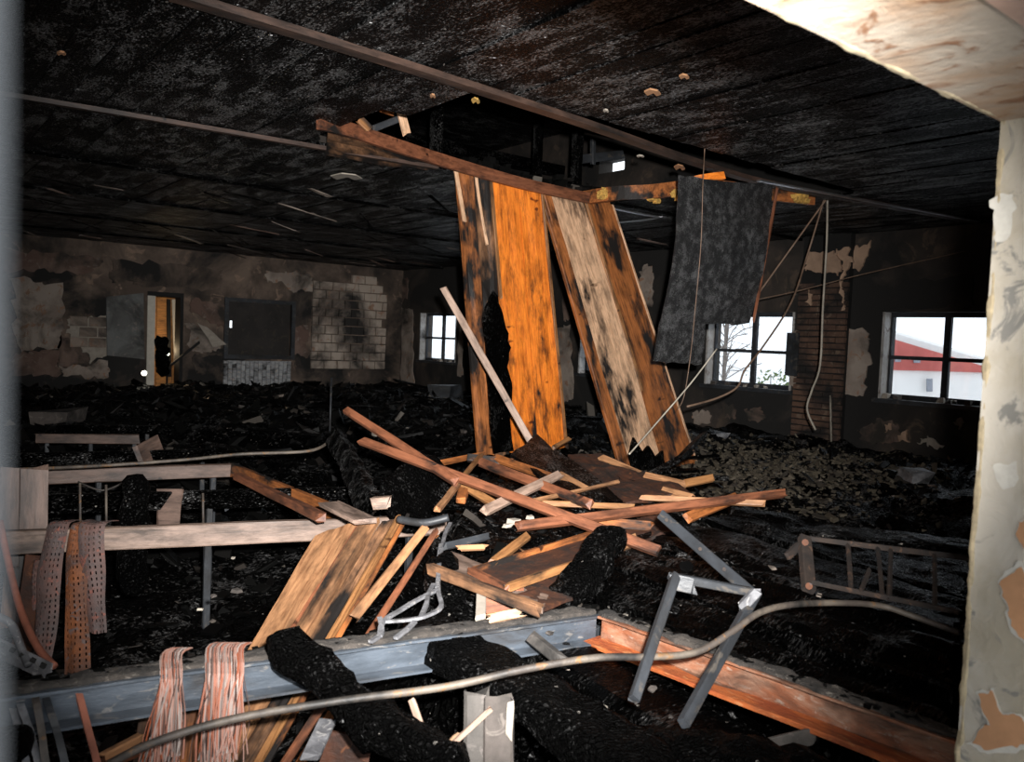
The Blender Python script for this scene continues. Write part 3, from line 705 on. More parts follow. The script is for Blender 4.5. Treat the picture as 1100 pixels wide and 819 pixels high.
charbeam('dirt_crust', c1+Vector((.0, -.02, .004)), c2+Vector((.06, -.5, .004)), .06, .016, 'crust', parent=tf, amp=.012, res=.02, freq=14)
v, f = [], []
ps = []
for i in range(420):                              # grit and ash lying on the channels
    t = R.random(); a, b = (c0, c1) if R.random() < .55 else (c1, c2)
    q = a.lerp(b, t)+Vector((R.uniform(-.02, .03), R.uniform(-.01, .05), .006)); r = R.uniform(.003, .014)
    vv, ff = chunk_data(r, .6); ps.append(([q+x for x in vv], ff))
mesh('ash_crust', *join(ps), 'shard', tf)['kind'] = 'stuff'
# wooden frames behind it
def wframe(label, pa, pb, ht, dep, mat, ret=None, retmat='brown', legs=True, tail=.0):
    c = (pa+pb)/2
    e = empty('table_frame', (c.x, c.y, 0), label, 'table frame')
    stick('front_rail', pa-Vector((0, 0, ht/2)), pb-Vector((0, 0, ht/2)), .045, ht, mat, parent=e, ragged=.01, rough=.004)
    box_ = frame(pa, pb); x = (pb-pa).normalized(); back = Vector((-x.y, x.x, 0)).normalized()*dep
    stick('rear_rail', pa+back-Vector((0, 0, ht/2)), pb+back-Vector((0, 0, ht/2)), .045, ht, 'char', parent=e)
    if ret is not None: stick('end_rail', pb-Vector((0, 0, ht/2)), ret-Vector((0, 0, ht/2)), .045, ht, retmat, parent=e, ragged=.03)
    if legs:
        for t in (.08, .5, .93):
            p = pa.lerp(pb, t)
            for q in (p+back*.12, p+back): stick('leg', q-Vector((0, 0, ht*.5)), Vector((q.x, q.y, 0)), .035, .035, 'bar', nrm=(0, 1, 0), parent=e)
    return e
wframe('heat bleached table rail with rusted perforated strips hung over it', P(-90, 574, Z=TZ), P(478, 553, Z=TZ), .112, .9, 'bleach')
wframe('dusty brown table rail joined to a scorched orange end rail', P(-60, 508, Z=TZ), P(250, 498, Z=TZ), .10, .8, 'dusty', P(372, 548, Z=TZ), 'brown')
wframe('short dusty table rail beyond the other table frames', P(38, 466, Z=TZ), P(150, 467, Z=TZ), .085, .7, 'dusty')
stick('fallen_lath', P(255, 512, d=5.0), P(345, 556, d=3.95), .05, .045, 'redstick', 'reddish lath lying under the scorched orange end rail', 'lath')
stick('pale_offcut', P(353, 541, d=4.05), P(392, 560, d=3.75), .11, .02, 'bleach', 'pale offcut at the end of the scorched orange rail', 'offcut')
# thin pipe and wire over the tables
tube('thin_conduit', [P(-20, 506, d=5.0), P(100, 501, d=5.1), P(200, 494, d=5.3), P(260, 488, d=5.5), P(330, 485, d=5.6), P(352, 476, d=5.8)], .011, 'conduit', 'thin pale conduit lying along the dusty table rail', 'conduit')
for px, a, b, d_, lb in ((86, 519, 565, 4.7, 'thin upright steel rod above the rusted perforated strips'), (114, 521, 566, 4.7, 'thin upright steel rod between the strips and the black post'), (218, 530, 553, 4.7, 'thin upright steel rod beside the torn grey rag')):
    tube('steel_rod', [P(px, a, d=d_), P(px+.5, b+18, d=d_)], .007, 'conduit', lb, 'rod')
tube('steel_rod', [P(356, 406, d=9.5), P(354, 474, d=9.4)], .012, 'bar', 'tall thin steel rod standing in the rubble before the bare blockwork', 'rod')
tube('sagging_cable', [P(84, 518, d=4.8), P(110, 527, d=4.8), P(134, 518, d=4.9)], .006, 'cabk', 'black cable sagging below the dusty table rail', 'cable')
# dark things seen below the table rails
charbeam('charred_post', P(146, 510, d=4.1), P(140, 640, d=4.1), .13, .11, 'lump', 'round topped charred black post before the dusty table rail', 'post', amp=.02)
stick('grey_board', P(170, 548, d=4.9), P(192, 548, d=4.9), .25, .02, 'dusty', 'small dusty board under the table rail beside the black post', 'board', nrm=(0, -1, .2))
stick('grey_board', P(172, 480, d=6.6), P(150, 492, d=6.4), .2, .02, 'dusty', 'grey board leaning beyond the dusty table rail', 'board', nrm=(.4, -1, .2))
slab('torn_cloth', [P(a, b, d=5.2) for a, b in ((222, 532), (236, 529), (254, 531), (250, 545), (243, 550), (238, 540), (226, 540))], FW*-1, .01, 'bar', None, 'pale grey torn rag hanging below the table rail', 'rag', rag=.01)
# boards hanging behind the strips at the far left
for a, b, wd, mt, lb in (((12, 505), (8, 612), .10, 'dusty', 'dusty brown board hung from the table rail, outermost of three'), ((37, 503), (36, 572), .13, 'dusty', 'dusty brown board hung from the table rail beside the perforated strips'),
                     ((20, 598), (12, 700), .12, 'burnt', 'half burnt board standing below the bleached rail')):
    stick('hanging_board', P(*a, d=4.25), P(*b, d=4.2), wd, .02, mt, lb, 'board', nrm=(0, -1, .1))
stick('hanging_board', P(38, 600, d=3.95), P(24, 700, d=3.7), .09, .015, 'hard', 'narrow rusty board behind the perforated strips', 'board', nrm=(0, -1, .1))

# perforated rusty strips draped over the bleached rail
def perforated(path, w0, w1, mat, label, group=None, cols=5, pitch=.026):
    pts = smooth_path(path, 8); L = [0]
    for a, b in zip(pts, pts[1:]): L.append(L[-1]+(b-a).length)
    def at(s):
        for i in range(len(L)-1):
            if s <= L[i+1]: return pts[i].lerp(pts[i+1], (s-L[i])/max(1e-6, L[i+1]-L[i]))
        return pts[-1]
    rows = int(L[-1]/(pitch/2)); nc = cols*2+1; V, Fc = [], []
    cu = [0]
    for k in range(nc): cu.append(cu[-1]+(1.5 if k % 2 == 0 else .6))
    side = CI
    c = sum(pts, Vector())/len(pts)
    for i in range(rows+1):
        s = L[-1]*i/rows; q = at(s); ww = w0+(w1-w0)*i/rows
        for k in range(nc+1):
            u = cu[k]/cu[-1]-.5
            V.append(q-c+side*(u*ww)+FW*(-.012*math.cos(u*3.1))+noise.noise_vector(q*5+Vector((u*2, 0, 0)))*.012)
    for i in range(rows):
        for k in range(nc):
            if i % 2 == 1 and k % 2 == 1 and noise.noise(Vector((i*.3, k, L[-1]*9))) > -.35: continue
            a = i*(nc+1)+k; Fc.append((a, a+1, a+nc+2, a+nc+1))
    o = mesh('perforated_strip', V, Fc, mat, None, Matrix.Translation(c))
    md = o.modifiers.new('thickness', 'SOLIDIFY'); md.thickness = .003
    return tag(o, label, 'metal strip', group)
def drape(top, bot, dt, db, over=True):
    a = P(top[0], top[1]-1, d=dt-.02)+Vector((0, 0, .012)); back = a+fh*.10+Vector((0, 0, -.005)); b = P(*bot, d=db)
    return [back, a+fh*.03+Vector((0, 0, .01)), a-fh*.02-Vector((0, 0, .02)), a.lerp(b, .45)-fh*.02, b]
dt0 = 3.88
perforated(drape((64, 568), (46, 708), dt0, 3.6), .115, .085, 'perf2', 'grey brown perforated strip over the bleached rail, its lower end rusty')
perforated(drape((86, 570), (83, 724), dt0-.0, 3.55), .075, .115, 'perf', 'bright rusty orange perforated strip reaching down to the steel channel')
perforated(drape((101, 567), (105, 680), dt0-.05, 3.72), .13, .085, 'perf2', 'pinkish grey perforated strip, shortest of those on the bleached rail')
perforated(drape((46, 600), (40, 655), dt0, 3.8)[2:], .05, .04, 'perf2', 'narrow grey strip fragment beside the perforated strips')
tube('rusty_cable', [P(0, 560, d=3.4), P(8, 600, d=3.35), P(22, 655, d=3.2), P(40, 695, d=3.05), P(58, 716, d=2.95)], .014, 'rod', 'rusty red cable curving down at the perforated strips', 'cable')
# chrome tube and bracket, grey straps, rod: lower left
tube('bent_tube', [P(-25, 658, d=2.6), P(2, 664, d=2.6), P(14, 674, d=2.6), P(24, 700, d=2.55), P(31, 715, d=2.52)], .012, 'ash', 'bent whitish metal tube on the steel channel', 'tube')
br = empty('metal_bracket', P(25, 705, d=2.55), 'pale slotted metal bracket lying on the steel channel', 'bracket')
stick('bracket_plate', P(-10, 692, d=2.6), P(56, 724, d=2.5), .06, .006, 'ash', parent=br, nrm=FW*-1)
for k in range(5): stick('slot', P(0+k*11, 692+k*5.5, d=2.57-.018*k), P(5+k*11, 694.5+k*5.5, d=2.57-.018*k), .012, .008, 'dark', parent=br, nrm=FW*-1, ragged=.001, seg=2)
for k, (a, b, mt) in enumerate((((10, 742), (30, 830), 'ash'), ((18, 742), (44, 830), 'ash'), ((37, 741), (50, 830), 'conduit'), ((49, 745), (72, 830), 'bar'))):
    tube('flat_strap', [P(a[0]-2, a[1]-8, d=2.45), P(a[0], a[1]+4, d=2.2), P((a[0]+b[0])/2+1, (a[1]+b[1])/2, d=2.14), P(*b, d=2.1)], 0, mt, ['pale flat strap hanging off the steel channel, outermost', 'whitish flat strap hanging off the steel channel beside the outermost', 'tan stained strap hanging off the steel channel', 'sooty grey strap hanging off the steel channel nearest the rusty rod'][k], 'strap', sec=[(-.009, -.002), (.009, -.002), (.009, .002), (-.009, .002)])
stick('rusty_rod', P(81, 733, d=2.26), P(107, 830, d=2.1), .018, .016, 'rod', 'rusty brown rod leaning against the steel channel', 'rod')
charbeam('charred_lump', P(-20, 800, d=1.95), P(20, 822, d=1.95), .12, .12, 'lump', 'black lump of char below the grey straps', 'char', amp=.03)
# scorched fibre hanks over the channel
def hank(xt, yt, xb_, yb_, wt, wb_, n_, label, d_=2.3):
    ps = []
    for i in range(n_):
        s = R.uniform(-.5, .5); a = P(xt+s*wt, yt-4, d=d_+.0)+Vector((0, 0, .012)); a0 = a+fh*.08+Vector((0, 0, .006)); e_ = R.uniform(.75, 1)
        st_ = R.random() < .12; bx, by = xt+(xb_-xt)*e_+s*wb_*R.uniform(.7, 1.5)+(R.uniform(-26, 14) if st_ else 0), yt+(yb_-yt)*e_
        b = P(bx, by, d=d_-.14+R.uniform(-.03, .03)); m1 = P(xt+s*wt*1.02, yt+12, d=d_-.09+R.uniform(-.02, .01)); m2 = m1.lerp(b, .5)+noise.noise_vector(Vector((i*.37, 3, 1)))*.035
        ps.append(sweep(smooth_path([a0, a+Vector((0, 0, .012+R.random()*.012)), m1, m2, b], 3), circ(R.uniform(.001, .0026), 4)))
    o = mesh('fibre_hank', *join(ps), 'fibre'); tag(o, label, 'fibre hank')
hank(184, 718, 176, 835, 22, 26, 110, 'narrow hank of scorched pinkish fibres hung over the steel channel', 2.38)
hank(241, 712, 232, 835, 40, 34, 150, 'wide hank of scorched orange and white fibres hung over the steel channel', 2.42)

# ================================================================== FALLEN CEILING PANELS
YP = 5.95
def pan(px, py, y=YP): return P(px, py, Y=y)
pn = empty('plank_panel', pan(560, 488), 'broad panel of bright orange planks hanging from the broken ceiling', 'plank panel')
for (tl, tr_, br_, bl, mt) in (((489, 181), (507, 186), (530, 489), (513, 487), 'brown'), ((508, 187), (526, 191), (546, 488), (531, 489), 'burnt'),
                          ((527, 191), (555, 199), (577, 485), (548, 487), 'orange'), ((556, 199), (581, 206), (607, 481), (578, 485), 'orange')):
    sheet('plank', [pan(*tl), pan(*tr_), pan(*br_), pan(*bl)], .03, mt, parent=pn, nu=26, nv=4, ragged=.03, rough=.012)
stick('edge_batten', pan(489, 181, YP-.03), pan(499, 237, YP-.03), .035, .02, 'tan', parent=pn, nrm=(0, 1, 0))
stick('edge_batten', pan(582, 206, YP-.02), pan(608.5, 481, YP-.02), .03, .03, 'light', parent=pn, nrm=(0, 1, 0))
stick('edge_batten', pan(527, 191, YP-.03), pan(538, 320, YP-.03), .03, .02, 'light', parent=pn, nrm=(0, 1, 0))
stick('edge_batten', pan(511, 188, YP-.03), pan(523, 262, YP-.03), .025, .02, 'tan', parent=pn, nrm=(0, 1, 0), bow=.01)
# the burnt-out hole of the panel: a crust of char standing proud of the planks
ps = [(523, 330), (530, 312), (537, 330), (542, 352), (547, 372), (545, 395), (549, 420), (546, 452), (547, 484), (529, 486), (526, 440), (522, 400), (518, 352)]
slab('char_crust', [pan(a, b, YP-.02) for a, b in ps], (0, -1, 0), .025, 'croc', pn, rag=.03, sub=3)
p2 = empty('plank_panel', pan(700, 500, 5.6), 'pale and brown plank panel leaning from the broken ceiling beside the black sheet', 'plank panel')
YT, YBm = 6.0, 5.55
for (tl, tr_, br_, bl, mt) in (((580, 205), (590, 207), (677, 505), (667, 503), 'brown'), ((591, 207), (627, 212), (712, 505), (678, 505), 'tan'), ((629, 213), (655, 217), (746, 497), (713, 505), 'brown')):
    sheet('plank', [pan(*tl, YT), pan(*tr_, YT), pan(*br_, YBm), pan(*bl, YBm)], .03, mt, parent=p2, nu=26, nv=4, ragged=.03, rough=.01)
stick('edge_batten', pan(628, 213, YT-.03), pan(690, 420, (YT+YBm)/2-.1), .03, .03, 'light', parent=p2, nrm=(0, 1, 0))
stick('edge_batten', pan(656, 217, YT), pan(747, 495, YBm), .025, .035, 'tan', parent=p2, nrm=(0, 1, 0))
stick('edge_batten', pan(580, 205, YT), pan(666, 501, YBm), .03, .04, 'brown', parent=p2, nrm=(0, 1, 0))
slab('char_crust', [pan(a, b, YBm-.0) for a, b in ((676, 506), (676, 490), (682, 470), (690, 486), (696, 478), (703, 492), (712, 484), (714, 506))], (0, -1, .1), .03, 'croc', p2, rag=.02, sub=2)
# rim of the hole: curved orange board with lumps on it
tube('rim_board', [P(342, 131, Y=5.3), P(380, 141, Y=5.45), P(430, 158, Y=5.6), P(490, 177, Y=5.8), P(560, 197, Y=5.88), P(632, 213, Y=5.92)], 0, 'redstick', 'orange brown edge board sagging along the hole in the ceiling', 'board', sec=[(-.02, -.05), (.02, -.05), (.02, .05), (-.02, .05)])
sheet('ceiling_flap', [P(352, 140, Y=5.5), P(478, 178, Y=5.9), P(492, 190, Y=6.3), P(350, 166, Y=6.1)], .02, 'burnt', 'scorched flap of ceiling below the orange edge board', 'flap', nu=8, nv=8, rough=.02)
ZT = ZC+.0
tube('torn_board', [P(622, 213, Z=ZT), P(660, 207, Z=ZT), P(700, 205, Z=ZT), P(752, 200, Z=ZT), P(800, 204, Z=ZT), P(872, 212, Z=ZT)], 0, 'brown', 'torn reddish brown board along the broken ceiling beside the black sheet', 'board', sec=[(-.05, -.08), (.05, -.07), (.05, .05), (-.05, .05)])
tube('torn_board', [P(738, 196, Y=4.3), P(755, 192, Y=4.2), P(777, 189, Y=4.15)], 0, 'orange', 'orange torn board end above the black sheet', 'board', sec=[(-.02, -.03), (.02, -.03), (.02, .03), (-.02, .03)])
def tuft(px, py, Y, r, label):
    ps = []
    c = P(px, py, Z=ZC-Y)
    for i in range(60):
        v, f = chunk_data(R.uniform(.01, .03), .7); q = c+Vector((R.gauss(0, r), R.gauss(0, r*.4), R.gauss(0, r*.6))); ps.append(([q+x for x in v], f))
    tag(mesh('wool_tuft', *join(ps), 'yel'), label, 'insulation')
tuft(702, 213, .06, .035, 'yellow wool tuft below the torn board beside the plank panel'); tuft(729, 208, .06, .035, 'yellow wool tuft at the edge of the black sheet'); tuft(860, 213, .05, .03, 'yellow wool tuft hanging above the tan cables'); tuft(648, 209, .02, .03, 'yellow wool tuft on top of the leaning plank panel')
# black sheet hanging from the hole
def bs_(px, py): return P(px, py, Y=4.12+(py-190)*.0012)
bk = empty('black_sheet', bs_(760, 380), 'sooty black sheet hanging from the ceiling before a window', 'sheet')
def bsr(x, y): return bs_(x, y)
sheet('upper_sheet', [bs_(729, 189), bs_(829, 199), bs_(804, 348), bs_(709, 348)], .015, 'sheet', parent=bk, nu=24, nv=16, rough=.012, ragged=.02, bulge=-.05)
sheet('lower_flap', [bs_(709, 346), bs_(758, 347), bs_(753, 392), bs_(702, 388)], .014, 'sheet', parent=bk, nu=8, nv=8, rough=.01, ragged=.03)
stick('edge_strip', bs_(829.5, 203)-Vector((0, .05, 0)), bs_(804.5, 345)-Vector((0, .05, 0)), .016, .02, 'redstick', 'thin rusty strip along the edge of the black sheet', 'strip', nrm=(0, 1, 0))
# char crumbs and offcuts lying at the rim
ps = []
for i in range(330):
    t = R.random(); q = Vector((2.7+3.2*t, 6.05+R.uniform(0, .5), ZC+.05+abs(R.gauss(0, .06)))); v, f = chunk_data(R.uniform(.015, .06), .8); ps.append(([q+x for x in v], f))
tag(mesh('char_crumbs', *join(ps), 'shard'), 'black char crumbs heaped along the edge of the ceiling hole', 'char', kind='stuff')
stick('pale_offcut', P(428, 110, Y=5.55), P(437, 144, Y=5.55), .065, .03, 'tan', 'pale pinkish offcut standing up at the ceiling hole', 'offcut', nrm=(0, 1, 0))
stick('pale_offcut', P(386, 128, Y=5.4), P(396, 138, Y=5.4), .06, .03, 'light', 'small bright offcut on the orange edge board', 'offcut', nrm=(0, 1, 0))
stick('brown_offcut', P(408, 117, Y=5.6), P(422, 122, Y=5.6), .04, .03, 'brown', 'brown offcut behind the pale one at the ceiling hole', 'offcut', nrm=(0, 1, 0))
stick('grey_offcut', P(402, 138, Y=5.6), P(428, 128, Y=5.6), .05, .04, 'bar', 'grey block beside the pale offcut at the ceiling hole', 'offcut', nrm=(0, 1, 0))
for px, py, w_, h_, mt, lb in ((372, 189, 34, 7, 'white', 'pale curved splinter on the dark ceiling beyond the hole'), (701, 98, 18, 7, 'orpatch', 'pinkish torn paper scrap on the charred ceiling'), (735, 81, 11, 5, 'orpatch', 'small pinkish paper scrap on the charred ceiling'),
                           (511, 107, 9, 6, 'yel', 'yellow splinter scrap by the sooty batten'), (465, 102, 6, 4, 'orpatch', 'tiny orange scrap on the ceiling at the hole'), (651, 118, 6, 3, 'white', 'tiny white scrap on the charred ceiling by the sooty batten'), (66, 56, 10, 4, 'orpatch', 'small rusty scrap on the charred ceiling far from the hole'), (730, 179, 12, 6, 'orpatch', 'orange scrap hanging at the end of the ceiling hole'), (688, 167, 8, 2, 'white', 'white streak of wood inside the ceiling hole')):
    z_ = ZC-.012 if py > 60 or py < 60 else ZC
    slab('paper_scrap', [P(px+a*w_/2, py+b*h_/2, Z=z_) for a, b in ((-1, -.2), (-.3, -1), (.6, -.5), (1, .6), (.5, 1), (.1, .1), (-.6, .9))], (0, 0, -1), .01, mt, None, lb, 'scrap')
# cables hanging down at the windows
wj = P(887, 215, Z=ZC-.02)
tube('hanging_cable', [wj, P(846, 272, d=8.0), P(805, 329, d=8.0)], .009, 'cable', 'tan cable running slantwise from the ceiling to the black sheet', 'cable')
tube('hanging_cable', [wj+Vector((0, .02, 0)), P(868, 272, d=7.9), P(850, 325, d=7.6), P(820, 372, d=7.2), P(800, 398, d=7.0), P(792, 416, d=6.9), P(770, 428, d=6.8), P(738, 437, d=6.6)], .009, 'cable', 'tan cable swinging down past the window and along the wall', 'cable')
tube('hanging_cable', [wj+Vector((.03, 0, 0)), P(888, 262, d=7.9), P(884, 330, d=7.9), P(881, 392, d=7.9), P(872, 420, d=7.9), P(867, 440, d=7.9), P(876, 462, d=7.9)], .010, 'cabw', 'whitish cable hanging straight down before the brick pier', 'cable')
tube('hanging_cable', [P(808, 323, d=8.6), P(860, 312, d=8.8), P(930, 294, d=8.9), P(1046, 268, d=8.9)], .006, 'cable', 'thin dark cable strung along the wall above the windows', 'cable')
tube('hanging_cable', [P(770, 375, d=5.5), P(742, 412, d=5.4), P(705, 455, d=5.2), P(685, 478, d=5.0), P(676, 488, d=4.9)], .005, 'cabw', 'thin white cable crossing the leaning plank panel', 'cable')
tube('hanging_cable', [P(757, 160, Z=ZC-.01), P(755, 200, Y=4.06), P(753, 262, Y=4.12), P(747, 330, Y=4.2), P(742, 380, Y=4.25), P(735, 425, Y=4.3), P(728, 440, Y=4.3)], .0035, 'cable', 'thin cable hanging down the face of the black sheet', 'cable')
tube('wall_pipe', [P(855, 415, X=XW-.05), P(853, 475, X=XW-.05)], .02, 'bar', 'thin grey pipe on the wall beside the brick pier', 'pipe')
tube('wall_pipe', [P(892, 425, X=XW-.14), P(893, 475, X=XW-.14)], .012, 'cabw', 'thin pale pipe at the foot of the brick pier', 'pipe')

# ================================================================== THE HEAP UNDER THE HOLE
def qs(name, a, b, w, t, mat, label, cat='stick', oa=0., ob=0., **k):
    k.setdefault('nrm', FW*-1+Vector((0, 0, .6)))
    return stick(name, Q(*a, oa), Q(*b, ob), w, t, mat, label, cat, **k)
def qsheet(name, c, th, mat, label, cat='board', offs=(0, 0, 0, 0), **k):
    return sheet(name, [Q(x, y, o) for (x, y), o in zip(c, offs)], th, mat, label, cat, **k)
# the long lath leaning on the orange panel
stick('leaning_lath', P(477, 311, d=6.6), P(571, 476, d=6.3), .055, .04, 'dusty', 'long greyish lath leaning across the bright orange panel', 'lath', nrm=FW*-1)
M['greywood'] = wood('weathered_grey_wood', (.36, .25, .19), (.20, .13, .095), .14, 1.0)
bpy.data.objects['leaning_lath'].data.materials[0] = M['greywood']
qs('batten', (389, 474), (706, 592), .046, .04, 'redstick', 'long reddish batten crossing the heap, one end free in the air', oa=-1.35, ob=-.15)
qs('batten', (372, 441), (489, 517), .045, .04, 'redstick', 'reddish batten jutting up over the long one', oa=-1.6, ob=-.75)
qs('batten', (489, 517), (530, 541), .04, .035, 'light', 'bright short batten end under the crossing battens', oa=-.5, ob=-.3)
qs('batten', (452, 502), (521, 488), .03, .03, 'brown', 'brown stick behind the crossing battens', oa=-.2, ob=0)
qs('batten', (517, 497), (634, 542), .05, .035, 'redstick', 'reddish batten in the middle of the heap beside the black board corner', oa=-.45, ob=-.35)
qs('pale_stick', (521, 549), (601, 510), .048, .03, 'greywood', 'pale grey stick lying over the reddish battens', oa=-.45, ob=-.45)
qs('batten', (556, 566), (842, 530), .042, .04, 'redstick', 'long reddish batten lying level across the heap toward the windows', oa=-.35, ob=-.25)
qs('thin_lath', (580, 541), (678, 545), .03, .02, 'light', 'thin bright lath under the level reddish batten', oa=-.25, ob=-.2)
qs('thin_lath', (574, 538), (664, 518), .018, .018, 'plank', 'thin tan lath slanting over the heap', oa=-.35, ob=-.3)
qs('short_stick', (529, 605), (566, 577), .035, .03, 'light', 'short orange stick before the rusty tray', oa=-.3, ob=-.3)
qs('thin_lath', (483, 530), (517, 489), .028, .02, 'light', 'bright splintered lath standing at the crossing battens', oa=-.55, ob=-.5)
qs('thin_lath', (470, 548), (493, 519), .03, .025, 'plank', 'short tan lath under the crossing battens', oa=-.6, ob=-.55)
qs('thin_lath', (495, 538), (500, 521), .05, .03, 'brown', 'short brown offcut under the crossing battens', oa=-.4, ob=-.4)
qs('thin_lath', (646, 492), (687, 507), .05, .025, 'plank', 'tan wedge of wood at the foot of the leaning panel', oa=-.1, ob=-.1, taper=.6)
qs('thin_lath', (694, 511), (737, 521), .04, .02, 'plank', 'tan lath beyond the level batten', oa=-.1, ob=-.1)
qs('thin_lath', (735, 520), (765, 514), .045, .03, 'light', 'bright orange lath at the window side of the heap', oa=-.1, ob=-.1)
qs('thin_lath', (712, 528), (742, 536), .06, .02, 'plank', 'flat orange offcut beneath the tan lath', oa=-.1, ob=-.1)
qs('thin_lath', (660, 590), (682, 580), .05, .03, 'plank', 'tan offcut at the end of the long reddish batten', oa=-.1, ob=-.1)
qs('thin_lath', (740, 556), (790, 535), .055, .03, 'brown', 'brown offcut below the level batten', oa=-.1, ob=-.1)
qs('thin_lath', (690, 535), (820, 541), .03, .02, 'plank', 'orange sliver along the level batten', oa=-.15, ob=-.2)
qs('thin_lath', (505, 492), (548, 497), .05, .03, 'brown', 'brown board end at the foot of the orange panel', oa=-.2, ob=-.1)
qs('thin_lath', (594, 481), (612, 471), .03, .02, 'light', 'small bright splinter leaning at the foot of the orange panel', oa=-.2, ob=-.2)
qs('thin_lath', (533, 492), (600, 516), .05, .03, 'brown', 'dark brown batten behind the middle batten', oa=-.2, ob=-.2)
qs('thin_lath', (600, 512), (628, 528), .07, .03, 'plank', 'orange block end behind the pale grey stick', oa=-.2, ob=-.2)
qs('thin_lath', (620, 560), (700, 566), .05, .03, 'brown', 'brown board under the level reddish batten', oa=-.1, ob=-.1)
# the tilted black boards of the fallen ceiling
qsheet('black_board', [(549, 489), (577, 469), (672, 540), (620, 545)], .025, 'char', 'black charred board corner tilted up at the foot of the orange panel', offs=(-.2, 0, -.05, -.2), nu=10, nv=8, rough=.02, ragged=.04)
qsheet('brown_hardboard', [(610, 489), (650, 490), (742, 530), (672, 541)], .015, 'hard', 'rust brown hardboard piece beside the tilted black board', offs=(-.05, 0, -.05, -.1), nu=8, nv=8, rough=.03, ragged=.05)
qsheet('brown_hardboard', [(640, 560), (700, 552), (735, 570), (664, 592)], .015, 'hard', 'rust brown hardboard piece below the level reddish batten', offs=(0, 0, 0, 0), nu=8, nv=8, rough=.03, ragged=.05)
# shallow rusty tray
ty = empty('rusty_tray', Q(570, 608), 'shallow wooden tray with rust brown bottom among the battens', 'tray')
tc = [Q(507, 617, -.25), Q(543, 636, -.3), Q(632, 604, -.22), Q(633, 578, -.1)]
sheet('tray_bottom', tc, .012, 'hard', parent=ty, nu=8, nv=8, rough=.006)
for a, b, mt in ((0, 1, 'redstick'), (1, 2, 'light'), (0, 3, 'brown'), (3, 2, 'brown')): stick('tray_edge', tc[a]+Vector((0, 0, .012)), tc[b]+Vector((0, 0, .012)), .022, .03, mt, parent=ty)
# pale board and frame with blocks under the tray
bd = empty('pale_board', Q(520, 630), 'pale pinkish board with a scorched brown edge rail under the rusty tray', 'board')
sheet('board_face', [Q(478, 616, -.2), Q(484, 594, -.05), Q(590, 640, -.15), Q(583, 657, -.25)], .02, 'bleach', parent=bd, nu=8, nv=4)
stick('edge_rail', Q(462, 611, -.28), Q(582, 657, -.3), .03, .045, 'burnt', parent=bd)
qsheet('brown_hardboard', [(545, 638), (610, 610), (624, 640), (582, 656)], .012, 'hard', 'rust brown board end beside the pale board', offs=(-.2, -.1, -.1, -.25), nu=6, nv=6, rough=.01)
qs('wood_block', (522, 650), (560, 646), .10, .07, 'redstick', 'reddish wooden block under the pale board', 'block', oa=-.1, ob=-.1)
qs('wood_block', (524, 667), (558, 660), .028, .05, 'tan', 'pale pinkish wooden block below the reddish block', 'block', oa=-.15, ob=-.15)
qs('torn_paper', (517, 637), (516, 664), .035, .01, 'white', 'scrap of pale paper on the reddish block', 'scrap', oa=-.22, ob=-.2)
qs('metal_bar', (476, 588), (522, 577), .03, .02, 'bar', 'grey metal slat lying above the pale board', 'slat', oa=-.3, ob=-.3)
qs('orange_fitting', (492, 589), (522, 588), .022, .02, 'orpatch', 'orange plastic fitting below the grey slat', 'fitting', oa=-.32, ob=-.32)
for i, (px, py, s, lb) in enumerate(((552, 561, .026, 'lump of white ash at the end of the level reddish batten'), (545, 565, .02, 'smaller white ash lump beside the level batten'), (570, 556, .016, 'white ash crumb on the level batten'))):
    v, f = chunk_data(s, .6); tag(mesh('ash_lump', v, f, 'white', None, Matrix.Translation(Q(px, py, -.38))), lb, 'ash')
# ---- leaning planks, lower left
lp_ = empty('leaning_planks', Q(300, 700), 'wide nailed panel of scorched tan planks leaning behind the steel channel', 'plank panel')
def LP(px, py):
    t = (py-555)/(819-555); return P(px, py, d=3.95-t*1.32)
ed = [((339, 577), (190, 830)), ((386, 563), (222, 830)), ((409, 559), (246, 830)), ((425, 556), (268, 830)), ((436, 556), (279, 830))]
for k, mt in enumerate(('plank', 'plank', 'burnt', 'light')):
    a, b = ed[k], ed[k+1]; e_ = 1.2
    sheet('plank', [LP(a[0][0]+e_, a[0][1]+(4 if k == 2 else 0)), LP(b[0][0]-e_, b[0][1]+(4 if k == 2 else 0)), LP(b[1][0]-e_, b[1][1]), LP(a[1][0]+e_, a[1][1])], .028, mt, parent=lp_, nu=20, nv=4, ragged=.05, rough=.008)
stick('edge_batten', LP(384, 566), LP(222, 825)+Vector((0, 0, .02)), .014, .02, 'redstick', parent=lp_, nrm=FW*-1)
stick('edge_batten', LP(436, 558)+fh*.02, LP(282, 828)+fh*.02, .02, .045, 'brown', parent=lp_, nrm=FW*-1)
stick('tan_batten', P(456, 568, d=3.7), P(381, 663, d=3.15), .04, .03, 'plank', 'tan batten with nail holes leaning beside the scorched planks', 'batten', nrm=FW*-1)
stick('red_batten', P(468, 572, d=3.75), P(300, 830, d=2.5), .028, .03, 'redstick', 'thin red batten leaning past the steel channel', 'batten', nrm=FW*-1)
stick('red_batten', P(472, 578, d=3.8), P(318, 828, d=2.6), .03, .02, 'brown', 'dark red batten tight behind the thin red one', 'batten', nrm=FW*-1)
charbeam('charred_beam', P(480, 575, d=3.85), P(402, 690, d=3.15), .08, .07, 'croc', 'narrow charred beam leaning behind the bent white metal', 'beam', nrm=FW*-1)
charbeam('charred_beam', P(360, 468, d=5.7), P(398, 545, d=4.3), .13, .10, 'croc', 'ash flecked charred beam sloping down between the tables and the heap', 'beam', nrm=FW*-1)
